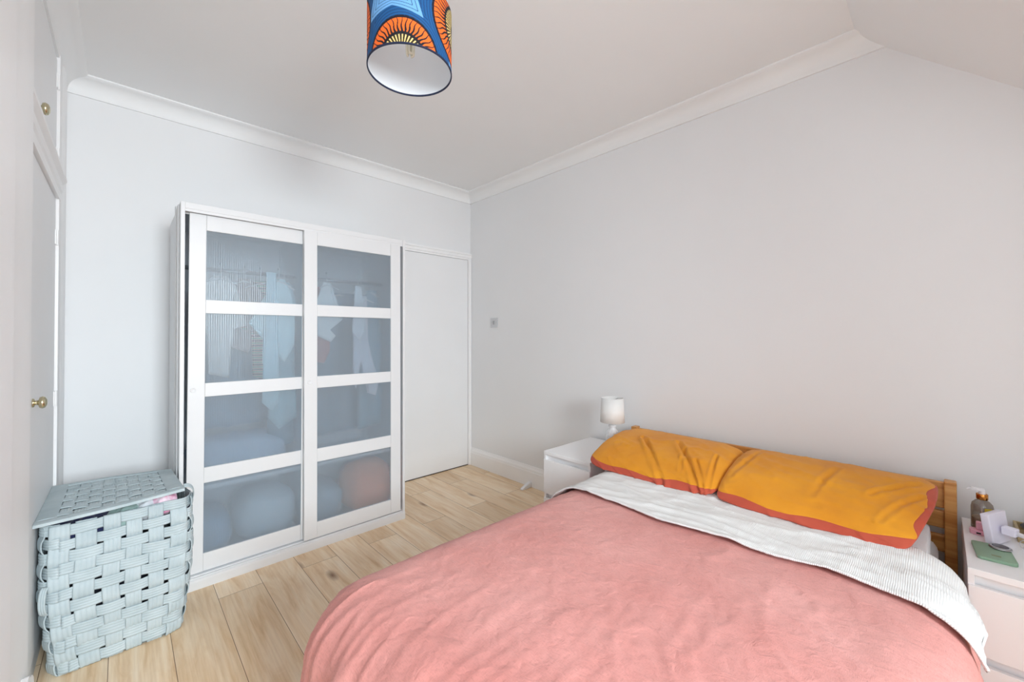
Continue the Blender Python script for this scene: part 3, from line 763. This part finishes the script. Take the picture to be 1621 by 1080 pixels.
def print_col(a, h):
    best = None
    for (ca, ch, R) in SUNS:
        dx, dy = a - ca, h - ch; d = math.hypot(dx, dy)
        if best is None or d < best[0]: best = (d, dx, dy, R)
    d, dx, dy, R = best
    th = math.atan2(dy, dx)
    if d < R + .004:
        n = 46; ph = th / (2 * PI) * n
        if d < .070:
            k = abs((ph * .8) % 1 - .5) * 2
            return (CRM if k > .82 else YEL) if (k > .5 and d > .02) else BLK
        if d < .080: return BLK
        if d < R - .006:
            q = (d - .080) / (R - .086)
            zig = .13 * math.sin(q * 7 + ph * .7)
            k = abs((ph + zig) % 1 - .5) * 2
            return BLK if k < .13 + .50 * (1 - q) ** 1.3 else ORG
        sc = .003 * abs(math.sin(ph * PI))
        return BLK if d < R + sc else DBLUE
    # light blue star-polygon frames
    for (pa, phh) in ((-.062, .190), (.43, .17), (-.50, .17), (.24, -.12), (.19, .0)):
        da, dh = (a - pa), (h - phh); w = .075 + .35 * abs(dh) * (abs(da) > .03); hh = .060 + .28 * abs(da) - (.0)
        if pa == .19: w, hh = .02, .02
        m = max(abs(da) / w, abs(dh) / hh)
        if m < 1:
            if m > .42: return DBLUE if (m * 7) % 1 < .16 else LBLUE
            return BLUE if m > .2 else DBLUE
    k = ((d - R) / .0105) % 1
    return DBLUE if k < .22 else BLUE
A0 = math.atan2(-SYc, -SXc)       # side that faces the room's middle
NA, NH = 900, 200
bm = bmesh.new(); 
def sf(i, j):
    a = A0 + 2 * PI * i / NA; return (SR * math.cos(a), SR * math.sin(a), SZ0 + (SZ1 - SZ0) * j / (NH - 1) - H)
vs = grid(bm, NA, NH, sf, closed_u=True)
cl = bm.loops.layers.float_color.new('print')
circ = 2 * PI * SR
idx = {}
for i in range(NA):
    a = i / NA * circ; a = a - circ if a > circ / 2 else a
    for j in range(NH):
        c = print_col(a, (SZ1 - SZ0) * j / (NH - 1))
        for lp in vs[i][j].link_loops: lp[cl] = c
obj('shade_fabric', bm, M['print'], pl, smooth=True)
bm = bmesh.new(); lathe(bm, [(SR - .0015, SZ0 - H), (SR - .0015, SZ1 - H)], n=96, cap=False); obj('shade_lining', bm, M['lining'], pl, smooth=True)
bm = bmesh.new(); lathe(bm, [(SR + .0012, SZ0 - H - .0015), (SR + .0012, SZ0 - H + .004), (SR - .003, SZ0 - H + .004), (SR - .003, SZ0 - H - .0015), (SR + .0012, SZ0 - H - .0015)], n=96, cap=False)
obj('rolled_edge', bm, simple('navy_edge', (18, 32, 66), .6), pl, smooth=True, angle=30)
bm = bmesh.new()
zc = SZ1 - H - .03
for k in range(3):
    a = k * 2 * PI / 3 + .4; tube(bm, [(0.02 * math.cos(a), .02 * math.sin(a), zc), ((SR - .003) * math.cos(a), (SR - .003) * math.sin(a), zc + .025)], .0018, 6)
tube(bm, [(.02 * math.cos(2 * PI * k / 20), .02 * math.sin(2 * PI * k / 20), zc) for k in range(21)], .0022, 6, cap=False)
obj('shade_carrier', bm, M['plastic'], pl, smooth=True)
bm = bmesh.new(); tube(bm, [(0, 0, 0), (0, 0, zc + .02)], .003, 8); obj('cord', bm, M['plastic'], pl, smooth=True)
bm = bmesh.new(); lathe(bm, [(.0001, -.022), (.03, -.020), (.045, -.008), (.047, 0)], n=32, cap=False); obj('ceiling_rose', bm, M['plastic'], pl, smooth=True)
bm = bmesh.new(); lathe(bm, [(.010, zc + .03), (.019, zc + .02), (.019, zc - .03), (.016, zc - .035), (.0001, zc - .035)], n=24, cap=False); obj('lamp_holder', bm, M['plastic'], pl, smooth=True)
bm = bmesh.new(); zb = zc - .036
lathe(bm, [(.014, zb), (.020, zb - .008), (.020, zb - .028), (.014, zb - .034), (.0001, zb - .034)], n=20, cap=False)
for k in range(3):
    a = k * 2 * PI / 3 + .2; dx, dy = math.cos(a), math.sin(a); tx, ty = -dy * .007, dx * .007
    tube(bm, [(.011 * dx + tx, .011 * dy + ty, zb - .03), (.011 * dx + tx, .011 * dy + ty, zb - .085), (.011 * dx + tx * .6, .011 * dy + ty * .6, zb - .094), (.011 * dx - tx * .6, .011 * dy - ty * .6, zb - .094), (.011 * dx - tx, .011 * dy - ty, zb - .085), (.011 * dx - tx, .011 * dy - ty, zb - .03)], .0045, 8)
o = obj('bulb', bm, simple('bulb_glass_white', (246, 243, 225), .2), pl, smooth=True)

# ================================================================ LIGHT SWITCH, DOOR STOP
sw = empty('light_switch', (XR, 2.97, 1.446)); tag(sw, 'square light switch on the wall beside the bedroom door', 'switch')
bm = bmesh.new(); box(bm, -.013, 0, -.047, .047, -.045, .045); obj('plate', bm, simple('brushed_steel_plate', (205, 206, 208), .35, .4), sw, bevel=.002)
bm = bmesh.new(); box(bm, -.019, -.012, -.012, .012, -.018, .018); obj('rocker', bm, simple('grey_rocker', (170, 170, 172), .4), sw, bevel=.002)
for y in (-.032, .032):
    bm = bmesh.new(); lathe(bm, [(.0001, .002), (.004, .0015), (.0045, 0)], n=12, cap=False)
    bmesh.ops.transform(bm, matrix=Matrix.Translation((-.013, y, 0)) @ Matrix.Rotation(-PI / 2, 4, 'Y'), verts=bm.verts); obj('screw', bm, M['rail'], sw, smooth=True)
bm = bmesh.new()
prism(bm, [(2.470, 0), (2.586, 0), (2.586, .045), (2.568, .048), (2.50, .024), (2.474, .012)], 2.46, 2.492, 'y')
ds = obj('door_stop', bm, M['plastic'], bevel=.005, seg=3, smooth=True, angle=40); tag(ds, 'small white wedge foot on the floor against the baseboard', 'door stop')

# ================================================================ WARDROBE
wx0, wx1, wyf, wyb, wh = .213, 1.487, 2.681, YB - .025, 2.015
wd = empty('sliding_wardrobe', ((wx0 + wx1) / 2, (wyf + wyb) / 2, 0)); tag(wd, 'white sliding wardrobe with eight frosted reeded glass panels', 'wardrobe')
WC = Vector(((wx0 + wx1) / 2, (wyf + wyb) / 2, 0))
def wpart(name, b, m=None, parent=None, bev=.0015, off=None):
    off = WC if off is None else off
    b = (b[0] - off.x, b[1] - off.x, b[2] - off.y, b[3] - off.y, b[4] - off.z, b[5] - off.z)
    return boxo(name, b, m or M['wardrobe'], parent or wd, bevel=bev)
wpart('side_panel', (wx0, wx0 + .018, wyf, wyb, 0, wh)); wpart('side_panel', (wx1 - .018, wx1, wyf, wyb, 0, wh))
wpart('top_panel', (wx0 + .018, wx1 - .018, wyf + .004, wyb, wh - .032, wh))
wpart('bottom_panel', (wx0 + .018, wx1 - .018, wyf + .02, wyb, .03, .062), M['carcass'])
wpart('plinth', (wx0 + .018, wx1 - .018, wyf + .004, wyf + .02, 0, .060))
wpart('back_panel', (wx0 + .018, wx1 - .018, wyb - .006, wyb, .06, wh - .03), M['carcass'])
wpart('divider', (.845, .861, wyf + .14, wyb - .006, .062, wh - .032), M['carcass'])
# skirting mould along the plinth with a small bead, side cover strips, top bead
bm = bmesh.new()
prism(bm, [(wyf + .004, 0), (wyf + .004, .050), (wyf - .002, .052), (wyf - .004, .040), (wyf - .004, 0)], wx0, wx1, 'x')
bmesh.ops.translate(bm, vec=-WC, verts=bm.verts); obj('plinth_cover', bm, M['wardrobe'], wd)
bm = bmesh.new(); box(bm, wx0 - .008, wx0, 2.86, 2.90, 0, 2.03); box(bm, wx0 - .006, wx0, 2.76, 2.80, 0, wh)
bmesh.ops.translate(bm, vec=-WC, verts=bm.verts); obj('cover_strip', bm, M['wardrobe'], wd, bevel=.002)
bm = bmesh.new(); box(bm, wx0 + .018, wx1 - .018, wyf + .006, wyf + .016, wh - .046, wh - .032); box(bm, wx0 + .018, wx1 - .018, wyf + .052, wyf + .058, wh - .050, wh - .032)
bmesh.ops.translate(bm, vec=-WC, verts=bm.verts); obj('top_track', bm, M['wardrobe'], wd)
bm = bmesh.new(); tube(bm, [(wx0 + .018, 3.02, 1.72), (.845, 3.02, 1.72)], .012, 14); tube(bm, [(.861, 3.02, 1.72), (wx1 - .018, 3.02, 1.72)], .012, 14)
bmesh.ops.translate(bm, vec=-WC, verts=bm.verts); obj('clothes_rail', bm, M['rail'], wd, smooth=True)
for xa, xb in ((wx0 + .018, .845), (.861, wx1 - .018)): wpart('shelf', (xa, xb, 2.86, wyb - .006, .455, .478), M['carcass'])
RAILS = [(.162, .535), (.617, .995), (1.068, 1.443), (1.515, 1.888)]
def sliding(x0, x1, sl, sr, y0, y1, shear, z0=.068, z1=1.972):
    """x0..x1 door leaf, stiles sl / sr wide; shear: sideways lean per metre of height"""
    bm = bmesh.new(); xs = [x0, x0 + sl, x1 - sr, x1]
    zs_ = [z0] + [v for r in RAILS for v in r] + [z1]
    box(bm, xs[0], xs[1], y0, y1, z0, z1); box(bm, xs[2], xs[3], y0, y1, z0, z1)
    for a, b in ((z0, RAILS[0][0]), (RAILS[0][1], RAILS[1][0]), (RAILS[1][1], RAILS[2][0]), (RAILS[2][1], RAILS[3][0]), (RAILS[3][1], z1)):
        box(bm, xs[1] + .0004, xs[2] - .0004, y0 + .001, y1 - .001, a, b)
    bmesh.ops.bevel(bm, geom=list(bm.edges), offset=.0015, segments=1, affect='EDGES')
    o_ = WC
    for v in bm.verts: v.co.x += shear * (v.co.z - 1.0)
    bmesh.ops.translate(bm, vec=-o_, verts=bm.verts)
    d = obj('sliding_door', bm, M['wardrobe'], wd)
    for a, b in RAILS:
        g = bmesh.new(); ym = (y0 + y1) / 2
        box(g, xs[1] - .003, xs[2] + .003, ym - .002, ym + .002, a - .003, b + .003)
        for v in g.verts: v.co.x += shear * (v.co.z - 1.0)
        bmesh.ops.translate(g, vec=-o_, verts=g.verts)
        obj('glass_panel', g, M['reeded'], d)
    return d
dl = sliding(.248, .862, .073, .06, wyf + .034, wyf + .052, 0.004)
dr = sliding(.806, 1.452, .076, .075, wyf + .002, wyf + .022, -.003)
# recessed finger pulls
for d, x, y, z in ((dr, .838, wyf + .002, 1.035), (dl, .272, wyf + .034, 1.035)):
    bm = bmesh.new(); lathe(bm, [(.0001, .0015), (.008, .001), (.011, .003), (.013, .003), (.014, 0)], n=28, cap=False)
    bmesh.ops.transform(bm, matrix=Matrix.Translation(Vector((x, y, z)) - WC) @ Matrix.Rotation(PI / 2, 4, 'X'), verts=bm.verts)
    obj('finger_pull', bm, M['wardrobe'], d, smooth=True)

# clothes inside
def cloth_mat(name, c): return fabric(name, (tuple(int(x * .94) for x in c), c), 6, 600, .2)
def garment(name, x, y, outline, m, label, cat, yaw=0.0, fold=.014, freq=38, seed=0.0, hook=True, group='clothes hanging in the wardrobe'):
    """hanging cloth: outline points (across, height) traced into a folded sheet with thickness"""
    e = empty(name, (x, y, 1.72), yaw); tag(e, label, cat, group)
    xs = [p[0] for p in outline]; zs2 = [p[1] for p in outline]; a0, a1, b0, b1 = min(xs), max(xs), min(zs2), max(zs2)
    bm = bmesh.new(); vs = [bm.verts.new((p[0], 0, p[1] - 1.72)) for p in outline]; f = bm.faces.new(vs)
    bmesh.ops.triangulate(bm, faces=[f])
    for _ in range(4): bmesh.ops.subdivide_edges(bm, edges=[e2 for e2 in bm.edges if e2.calc_length() > .028], cuts=1, use_grid_fill=True)
    for v in bm.verts:
        u, h = v.co.x, v.co.z; k = min(1, max(0, -h * 2.5) + .25)
        v.co.y += fold * k * math.sin(u * freq + seed + 2 * noise.noise(Vector((u * 3, h * 2, seed)))) + .02 * noise.noise(Vector((u * 4, h * 3, seed + 5)))
    bmesh.ops.recalc_face_normals(bm, faces=bm.faces)
    o = obj('cloth', bm, m, e, smooth=True); md = o.modifiers.new('t', 'SOLIDIFY'); md.thickness = .004
    if hook:
        zt = b1 - 1.72
        bm = bmesh.new(); tube(bm, [(0, 0, zt - .02), (0, 0, -.012 if zt < -.03 else zt), (.004, 0, .004), (.0, .012, .016), (0, .022, .006)], .002, 6)
        tube(bm, [(a0 * .75, 0, zt - .045), (0, 0, zt - .015), (a1 * .75, 0, zt - .045)], .004, 6)
        obj('hanger', bm, M['plastic'], e, smooth=True)
    return e
sh_o = lambda w, t, b, sl=.16: [(-.03, t), (.03, t), (w / 2, t - .05), (w / 2 + .05, t - sl - .12), (w / 2 - .02, t - sl - .14), (w / 2 - .03, b), (-w / 2 + .02, b + .03), (-w / 2 + .02, t - sl - .14), (-w / 2 - .05, t - sl - .12), (-w / 2, t - .05)]
Y1c = 2.86
garment('shirt', .40, 2.80, sh_o(.15, 1.66, 1.08), cloth_mat('grey_white_cotton', (240, 236, 230)), 'off white shirt hanging at the left end of the wardrobe', 'shirt', .1, seed=1)
garment('blouse', .52, 2.835, [(-.03, 1.66), (.03, 1.66), (.09, 1.58), (.12, 1.40), (.02, 1.22), (-.10, 1.27), (-.06, 1.42), (-.09, 1.58)], cloth_mat('taupe_cotton', (176, 160, 158)), 'taupe blouse hanging behind the upper left glass', 'blouse', -.1, seed=2)
garment('shirt', .69, 2.782, [(-.02, 1.67), (.03, 1.67), (.07, 1.58), (.09, 1.40), (.085, 1.26), (.03, 1.16), (-.06, 1.30), (-.155, 1.395), (-.10, 1.46), (-.06, 1.58)], cloth_mat('pale_aqua_cotton', (216, 244, 248)), 'pale aqua shirt hanging close behind the left glass', 'shirt', 0, seed=3, fold=.008)
def stripes():
    t = NT('striped_knit'); w = t.n('ShaderNodeTexWave', wave_type='BANDS', bands_direction='Z', i_Scale=11.0); t.l(t.coord(), w.inputs['Vector'])
    t.l(t.ramp(w.outputs['Fac'], [(.1, (70, 80, 90)), (.4, (200, 70, 80)), (.6, (236, 226, 200)), (.9, (90, 150, 120))]), t.b.inputs['Base Color']); t.set(Roughness=.9); return t.m
garment('jumper', .60, 2.82, sh_o(.11, 1.65, 1.05), stripes(), 'striped multicolour jumper hanging behind the aqua shirt', 'jumper', 0, seed=4)
garment('dress', .74, 2.86, [(-.02, 1.66), (.03, 1.66), (.07, 1.55), (.05, 1.2), (.08, .80), (-.03, .74), (-.09, .82), (-.06, 1.2), (-.06, 1.55)], cloth_mat('pale_teal_cotton', (178, 212, 220)), 'long pale teal dress hanging near the middle divider', 'dress', 0, seed=5)
garment('coat', .79, 2.96, [(-.05, 1.66), (.02, 1.66), (.04, 1.5), (.04, .62), (-.12, .60), (-.10, 1.5)], cloth_mat('petrol_wool', (118, 150, 168)), 'dark petrol coat hanging against the middle divider', 'coat', 0, seed=6)
garment('scarf', 0.64, 2.752, [(-.025, 1.70), (.025, 1.70), (.03, 1.2), (.05, .93), (.01, .87), (-.045, .93), (-.03, 1.2)], cloth_mat('ice_blue_cotton', (196, 226, 234)), 'ice blue scarf hanging long behind the left door', 'scarf', 0, seed=6.5, fold=.006, hook=False)
garment('coat', .55, 3.08, [(-.22, 1.64), (.2, 1.64), (.24, 1.5), (.22, .76), (-.24, .75), (-.24, 1.5)], cloth_mat('slate_wool', (160, 180, 196)), 'wide slate blue coat hanging at the back of the left half', 'coat', 0, seed=7)
garment('coat', 1.17, 3.09, [(-.26, 1.64), (.24, 1.64), (.27, 1.5), (.25, .62), (-.28, .60), (-.28, 1.5)], cloth_mat('navy_wool', (142, 160, 176)), 'wide dark blue coat hanging at the back of the right half', 'coat', 0, seed=8)
garment('shirt', .96, 2.745, [(-.02, 1.67), (.02, 1.67), (.04, 1.55), (.10, 1.43), (.02, 1.36), (.055, 1.32), (.025, 1.28), (-.055, 1.32), (-.06, 1.55)], cloth_mat('mint_white_cotton', (242, 246, 246)), 'white pointed shirt tail hanging behind the right glass', 'shirt', 0, seed=9, fold=.006)
garment('jumper', .93, 2.80, [(-.04, 1.64), (.04, 1.64), (.07, 1.5), (.07, 1.22), (.03, 1.14), (-.05, 1.16), (-.06, 1.5)], cloth_mat('dusty_rose_knit', (196, 128, 128)), 'dusty rose jumper hanging beside the middle divider', 'jumper', 0, seed=10)
garment('blouse', 1.165, 2.745, [(-.02, 1.66), (.02, 1.66), (.03, 1.5), (.05, 1.42), (.04, 1.33), (.0, 1.29), (-.04, 1.34), (-.03, 1.5)], cloth_mat('bright_white_cotton', (236, 238, 242)), 'bright white blouse sleeve hanging in the right half', 'blouse', 0, seed=11, fold=.006)
garment('trousers', 1.20, 2.775, [(-.05, 1.60), (.04, 1.60), (.05, 1.3), (.12, 1.0), (.10, .90), (.05, .92), (.0, 1.15), (-.04, .96), (-.06, 1.0), (-.05, 1.3)], cloth_mat('stone_cotton', (226, 226, 234)), 'stone coloured trousers hanging in the right half', 'trousers', 0, seed=12)
garment('dress', 1.34, 2.93, [(-.03, 1.66), (.04, 1.66), (.08, 1.5), (.08, .66), (-.10, .64), (-.08, 1.5)], cloth_mat('teal_grey_cotton', (140, 172, 186)), 'teal grey dress hanging at the right end of the wardrobe', 'dress', 0, seed=13)
def bag(name, c, r, m, label, cat, seed):
    bm = bmesh.new()
    def f(i, j):
        u = i / 36 * 2 * PI; v = -PI / 2 + PI * j / 24; cc = abs(math.cos(v)) ** .6
        p = Vector((r[0] * math.copysign(abs(math.cos(u)) ** .6, math.cos(u)) * cc, r[1] * math.copysign(abs(math.sin(u)) ** .6, math.sin(u)) * cc, r[2] * math.copysign(abs(math.sin(v)) ** .8, math.sin(v))))
        return Vector(c) + p * (1 + .07 * fbm(p.x * 9 + seed, p.y * 9, p.z * 9, 3))
    grid(bm, 36, 25, f, closed_u=True); bmesh.ops.remove_doubles(bm, verts=bm.verts, dist=1e-5)
    return tag(obj(name, bm, m, smooth=True), label, cat)
bag('folded_bedding', (.53, 3.05, .60), (.26, .16, .115), cloth_mat('powder_blue_cotton', (196, 216, 236)), 'bundle of powder blue bedding on the left wardrobe shelf', 'bedding', 2)
bag('storage_bag', (.66, 3.02, .215), (.165, .20, .145), cloth_mat('grey_canvas', (206, 216, 222)), 'pale grey fabric bag on the left wardrobe floor', 'bag', 5)
bag('storage_bag', (.37, 3.04, .185), (.11, .20, .115), cloth_mat('dark_blue_canvas', (150, 176, 200)), 'dark blue fabric bag at the far left wardrobe floor', 'bag', 9)
bag('storage_bag', (1.29, 2.90, .245), (.165, .16, .175), cloth_mat('orange_canvas', (246, 150, 110)), 'orange fabric bag behind the lowest right glass panel', 'bag', 12)
bag('storage_bag', (1.00, 3.0, .195), (.12, .20, .125), cloth_mat('grey_blue_canvas', (172, 188, 202)), 'grey blue fabric bag beside the orange bag in wardrobe', 'bag', 15)

# ================================================================ LAUNDRY BASKET
bk = empty('laundry_basket', (-.01, 2.62, 0)); tag(bk, 'pale blue woven lidded laundry basket on the floor left of the wardrobe', 'basket')
BC = Vector((-.01, 2.62, 0))
def foot(u, z, off=0.0):
    """point on the basket wall: u in 0..1 round the perimeter starting at the front-left corner"""
    t = z / .59
    xl = -.196 - .030 * min(1, t * 2.0) ; xr = .205 + .036 * math.sin(min(1, t * 1.15) * PI * .6)
    yf = 2.368 - .022 * math.sin(t * PI); yb = 2.83 + .05 * t
    r = .055
    w, d = xr - xl, yb - yf
    segs = [w - 2 * r, r * PI / 2, d - 2 * r, r * PI / 2, w - 2 * r, r * PI / 2, d - 2 * r, r * PI / 2]
    s = (u % 1) * sum(segs); k = 0
    while s > segs[k] and k < 7: s -= segs[k]; k += 1
    cs = [(xl + r, yf), (xr - r, yf + r), (xr, yf + r), (xr - r, yb - r), (xr - r, yb), (xl + r, yb - r), (xl, yb - r), (xl + r, yf + r)]
    if k == 0: p = (xl + r + s, yf); n = (0, -1)
    elif k == 2: p = (xr, yf + r + s); n = (1, 0)
    elif k == 4: p = (xr - r - s, yb); n = (0, 1)
    elif k == 6: p = (xl, yb - r - s); n = (-1, 0)
    else:
        c = {1: (xr - r, yf + r), 3: (xr - r, yb - r), 5: (xl + r, yb - r), 7: (xl + r, yf + r)}[k]
        a = {1: -PI / 2, 3: 0, 5: PI / 2, 7: PI}[k] + s / r; n = (math.cos(a), math.sin(a)); p = (c[0] + r * n[0], c[1] + r * n[1])
    x, y = p[0] + n[0] * off, p[1] + n[1] * off
    x = min(x, max(.196, .244 - max(0, y - 2.42) * .19))      # clears the wardrobe side
    # keep off the cupboard wall
    x = max(x, -.234)
    return Vector((x, y, z)) - BC
NB, NR = 26, 12
ROWH = .585 / NR
def ribbon(bm, path, width, across, strands=4, amp=.0024, th=.003, half_open=True):
    """path: list of (point, outward normal, width axis); flat plait of round cords"""
    m = strands * 4
    rows = []
    for (p, n, ax, wv) in path:
        col = []
        for k in range(m + 1):
            q = k / m; b = abs(math.sin(q * strands * PI)) ** .7
            col.append(bm.verts.new(p + ax * ((q - .5) * wv) + n * (b * amp)))
        rows.append(col)
    for a, b in zip(rows, rows[1:]):
        for k in range(m): bm.faces.new((a[k], b[k], b[k + 1], a[k + 1]))
def wall_n(u, z):
    a, b = foot(u - .004, z), foot(u + .004, z); t = (b - a).normalized(); return Vector((t.y, -t.x, 0)), t
bm = bmesh.new()
Z = Vector((0, 0, 1))
def rim_drop(u):          # top edge sags toward the front right
    return .0
random.seed(11)
for r in range(NR):
    path = []; N = NB * 8
    z0 = ROWH * (r + .5); wv = ROWH * random.uniform(.82, .93)
    for i in range(N + 1):
        u = i / N; b = u * NB; ph = b + r
        off = .0042 * math.cos(ph * PI) ; off = math.copysign(abs(off / .0042) ** .5, off) * .0042
        z = z0 + .007 * math.sin(u * 9 + r * 1.1) + .003 * noise.noise(Vector((u * 20, r, 0)))
        n, t = wall_n(u, z); p = foot(u, z, off - .004)
        path.append((p, n, Z, wv * (1 + .06 * noise.noise(Vector((u * 30, r * 3, 2))))))
    ribbon(bm, path, 0, 0)
per = 1.7
for b in range(NB):
    path = []; N = NR * 8
    du = random.uniform(-.0022, .0022); sl = random.uniform(-.004, .004); wv = per / NB * random.uniform(.76, .92)
    for i in range(N + 1):
        z = .585 * i / N; ph = z / ROWH - .5
        off = -.0055 * math.cos((ph + b) * PI); off = math.copysign(abs(off / .0042) ** .5, off) * .0042
        u = (b) / NB + du + sl * (z / .585 - .5) + .0030 * noise.noise(Vector((b, z * 5, 0)))
        n, t = wall_n(u, z); p = foot(u, z, off - .004)
        path.append((p, n, t, wv))
    ribbon(bm, path, 0, 0)
bmesh.ops.recalc_face_normals(bm, faces=bm.faces)
body = obj('woven_body', bm, M['paper'], bk, smooth=True)
md = body.modifiers.new('t', 'SOLIDIFY'); md.thickness = .0025; md.offset = 0
# bottom
bm = bmesh.new(); ring = [bm.verts.new(foot(k / 60, .006, -.008)) for k in range(60)]; bm.faces.new(ring[::-1])
ring2 = [bm.verts.new(foot(k / 60, .001, -.008)) for k in range(60)]; bm.faces.new(ring2)
obj('base', bm, M['paper'], bk)
# lid: framed woven panel
fl, fr, br, bl = Vector((-.236, 2.322, .612)), Vector((.205, 2.318, .640)), Vector((.193, 2.850, .604)), Vector((-.236, 2.925, .600))
def lidp(a, c, off=0):
    p = fl * (1 - a) * (1 - c) + fr * a * (1 - c) + br * a * c + bl * (1 - a) * c
    return p + Vector((0, 0, off + .010 * math.sin(a * PI) * (c - .35))) - BC
bm = bmesh.new(); NLA, NLC = 8, 9
fa, fc = .13, .10
for r in range(NLC):
    c0 = fc + (1 - 2 * fc) * (r + .5) / NLC; path = []
    for i in range(NLA * 8 + 1):
        q = i / (NLA * 8); a = fa * .8 + (1 - 1.6 * fa) * q
        o_ = math.cos((q * NLA - .5 + r) * PI); o_ = math.copysign(abs(o_) ** .5, o_) * .0032
        p = lidp(a, c0, o_); t = (lidp(min(1, a + .01), c0) - lidp(a - .01, c0)).normalized(); ax = (lidp(a, c0 + .02) - lidp(a, c0 - .02)).normalized()
        path.append((p, Z, ax, .56 * (1 - 2 * fc) / NLC * .88))
    ribbon(bm, path, 0, 0, amp=.0016)
for b in range(NLA):
    a0 = fa + (1 - 2 * fa) * (b + .5) / NLA; path = []
    for i in range(NLC * 8 + 1):
        q = i / (NLC * 8); c = fc * .8 + (1 - 1.6 * fc) * q
        o_ = -math.cos((q * NLC - .5 + b) * PI); o_ = math.copysign(abs(o_) ** .5, o_) * .0032
        p = lidp(a0, c, o_); ax = (lidp(a0 - .02, c) - lidp(a0 + .02, c)).normalized()
        path.append((p, Z, ax, .44 * (1 - 2 * fa) / NLA * .88))
    ribbon(bm, path, 0, 0, amp=.0016)
bmesh.ops.recalc_face_normals(bm, faces=bm.faces)
lid = obj('lid', bm, M['paper'], bk, smooth=True); md = lid.modifiers.new('t', 'SOLIDIFY'); md.thickness = .0022; md.offset = 0
bm = bmesh.new()
def framebar(a0, a1, c0, c1):
    n = 14; top = []; 
    for i in range(n + 1):
        q = i / n
        A = (a0 + (a1 - a0) * q, c0, a0 + (a1 - a0) * q, c1) if (a1 - a0) > (c1 - c0) else (a0, c0 + (c1 - c0) * q, a1, c0 + (c1 - c0) * q)
        row = []
        for k in range(5):
            s_ = k / 4; a = A[0] + (A[2] - A[0]) * s_; c = A[1] + (A[3] - A[1]) * s_
            row.append((a, c, .005 + .003 * math.sin(s_ * PI)))
        top.append(row)
    V = [[bm.verts.new(lidp(a, c, h)) for a, c, h in row] for row in top]; Bt = [[bm.verts.new(lidp(a, c, -.006)) for a, c, h in (row[0], row[-1])] for row in top]
    for i in range(n):
        for k in range(4): bm.faces.new((V[i][k], V[i + 1][k], V[i + 1][k + 1], V[i][k + 1]))
        bm.faces.new((V[i][0], Bt[i][0], Bt[i + 1][0], V[i + 1][0])); bm.faces.new((V[i][4], V[i + 1][4], Bt[i + 1][1], Bt[i][1])); bm.faces.new((Bt[i][0], Bt[i][1], Bt[i + 1][1], Bt[i + 1][0]))
    for i in (0, n):
        try: bm.faces.new([V[i][k] for k in range(5)] + [Bt[i][1], Bt[i][0]])
        except ValueError: pass
framebar(0, 1, 0, .085); framebar(0, 1, .93, 1); framebar(0, fa, .085, .93); framebar(1 - fa, 1, .085, .93)
bmesh.ops.recalc_face_normals(bm, faces=bm.faces)
obj('lid_frame', bm, M['paper'], bk, smooth=True, angle=40)
def loop(c, ax_u, ax_v, ru, rv, wid_ax, w, a0=0, a1=PI, n=22, name='handle'):
    bm = bmesh.new(); path = []
    c = Vector(c) - BC
    for i in range(n + 1):
        a = a0 + (a1 - a0) * i / n
        p = c + Vector(ax_u) * (ru * math.cos(a)) + Vector(ax_v) * (rv * math.sin(a))
        nn = (Vector(ax_u) * math.cos(a) * rv + Vector(ax_v) * math.sin(a) * ru).normalized()
        path.append((p, nn, Vector(wid_ax), w))
    ribbon(bm, path, 0, 0, strands=3, amp=.0015); bmesh.ops.recalc_face_normals(bm, faces=bm.faces)
    o = obj(name, bm, M['paper'], bk, smooth=True); md = o.modifiers.new('t', 'SOLIDIFY'); md.thickness = .003; md.offset = 0
    return o
loop((.205, 2.395, .585), (0, -.35, .94), (.95, 0, .25), .058, .040, (0, .94, .35), .026)
loop((.214, 2.50, .33), (0, 0, 1), (1, 0, 0), .05, .016, (0, 1, 0), .024)
loop((-.205, 2.352, .315), (0, 0, 1), (-.35, -.94, 0), .05, .022, (.94, -.35, 0), .02)

# laundry seen under the lid
def laundry(c, r, m, label, seed):
    bm = bmesh.new()
    def f(i, j):
        u = i / 44 * 2 * PI; v = -PI / 2 + PI * j / 26; cc = math.cos(v)
        p = Vector((r[0] * math.cos(u) * cc, r[1] * math.sin(u) * cc, r[2] * math.sin(v)))
        k = 1 + .22 * fbm(p.x * 16 + seed, p.y * 16, p.z * 16, 4) + .16 * max(0, ridge(p.x * 14 + seed, p.y * 22, p.z * 14)) ** 3
        q = Vector(c) + p * k
        q.x = max(-.205, min(.185, q.x)); q.y = max(2.372, min(2.82, q.y))
        return q
    grid(bm, 44, 27, f, closed_u=True); bmesh.ops.remove_doubles(bm, verts=bm.verts, dist=1e-5)
    return tag(obj('laundry_garment', bm, m, smooth=True), label, 'clothes', 'dirty clothes in the laundry basket')
laundry((-.10, 2.47, .525), (.11, .11, .062), cloth_mat('navy_jersey', (28, 36, 78)), 'navy garment bulging at the left under the basket lid', 1)
laundry((.015, 2.455, .540), (.060, .085, .056), cloth_mat('sage_jersey', (152, 178, 174)), 'sage green garment in the middle of the basket opening', 4)
laundry((.085, 2.44, .556), (.040, .07, .046), cloth_mat('white_jersey', (222, 228, 234)), 'white garment between the sage and pink clothes in basket', 6)
laundry((.140, 2.435, .568), (.050, .062, .046), fabric('pink_white_print', ((214, 88, 150), (240, 232, 240)), 28, 600, .2), 'pink and white garment at the right of the basket opening', 9)
laundry((-.01, 2.62, .235), (.16, .19, .19), cloth_mat('dark_jersey', (30, 36, 54)), 'dark blue clothes filling the inside of the basket', 12)
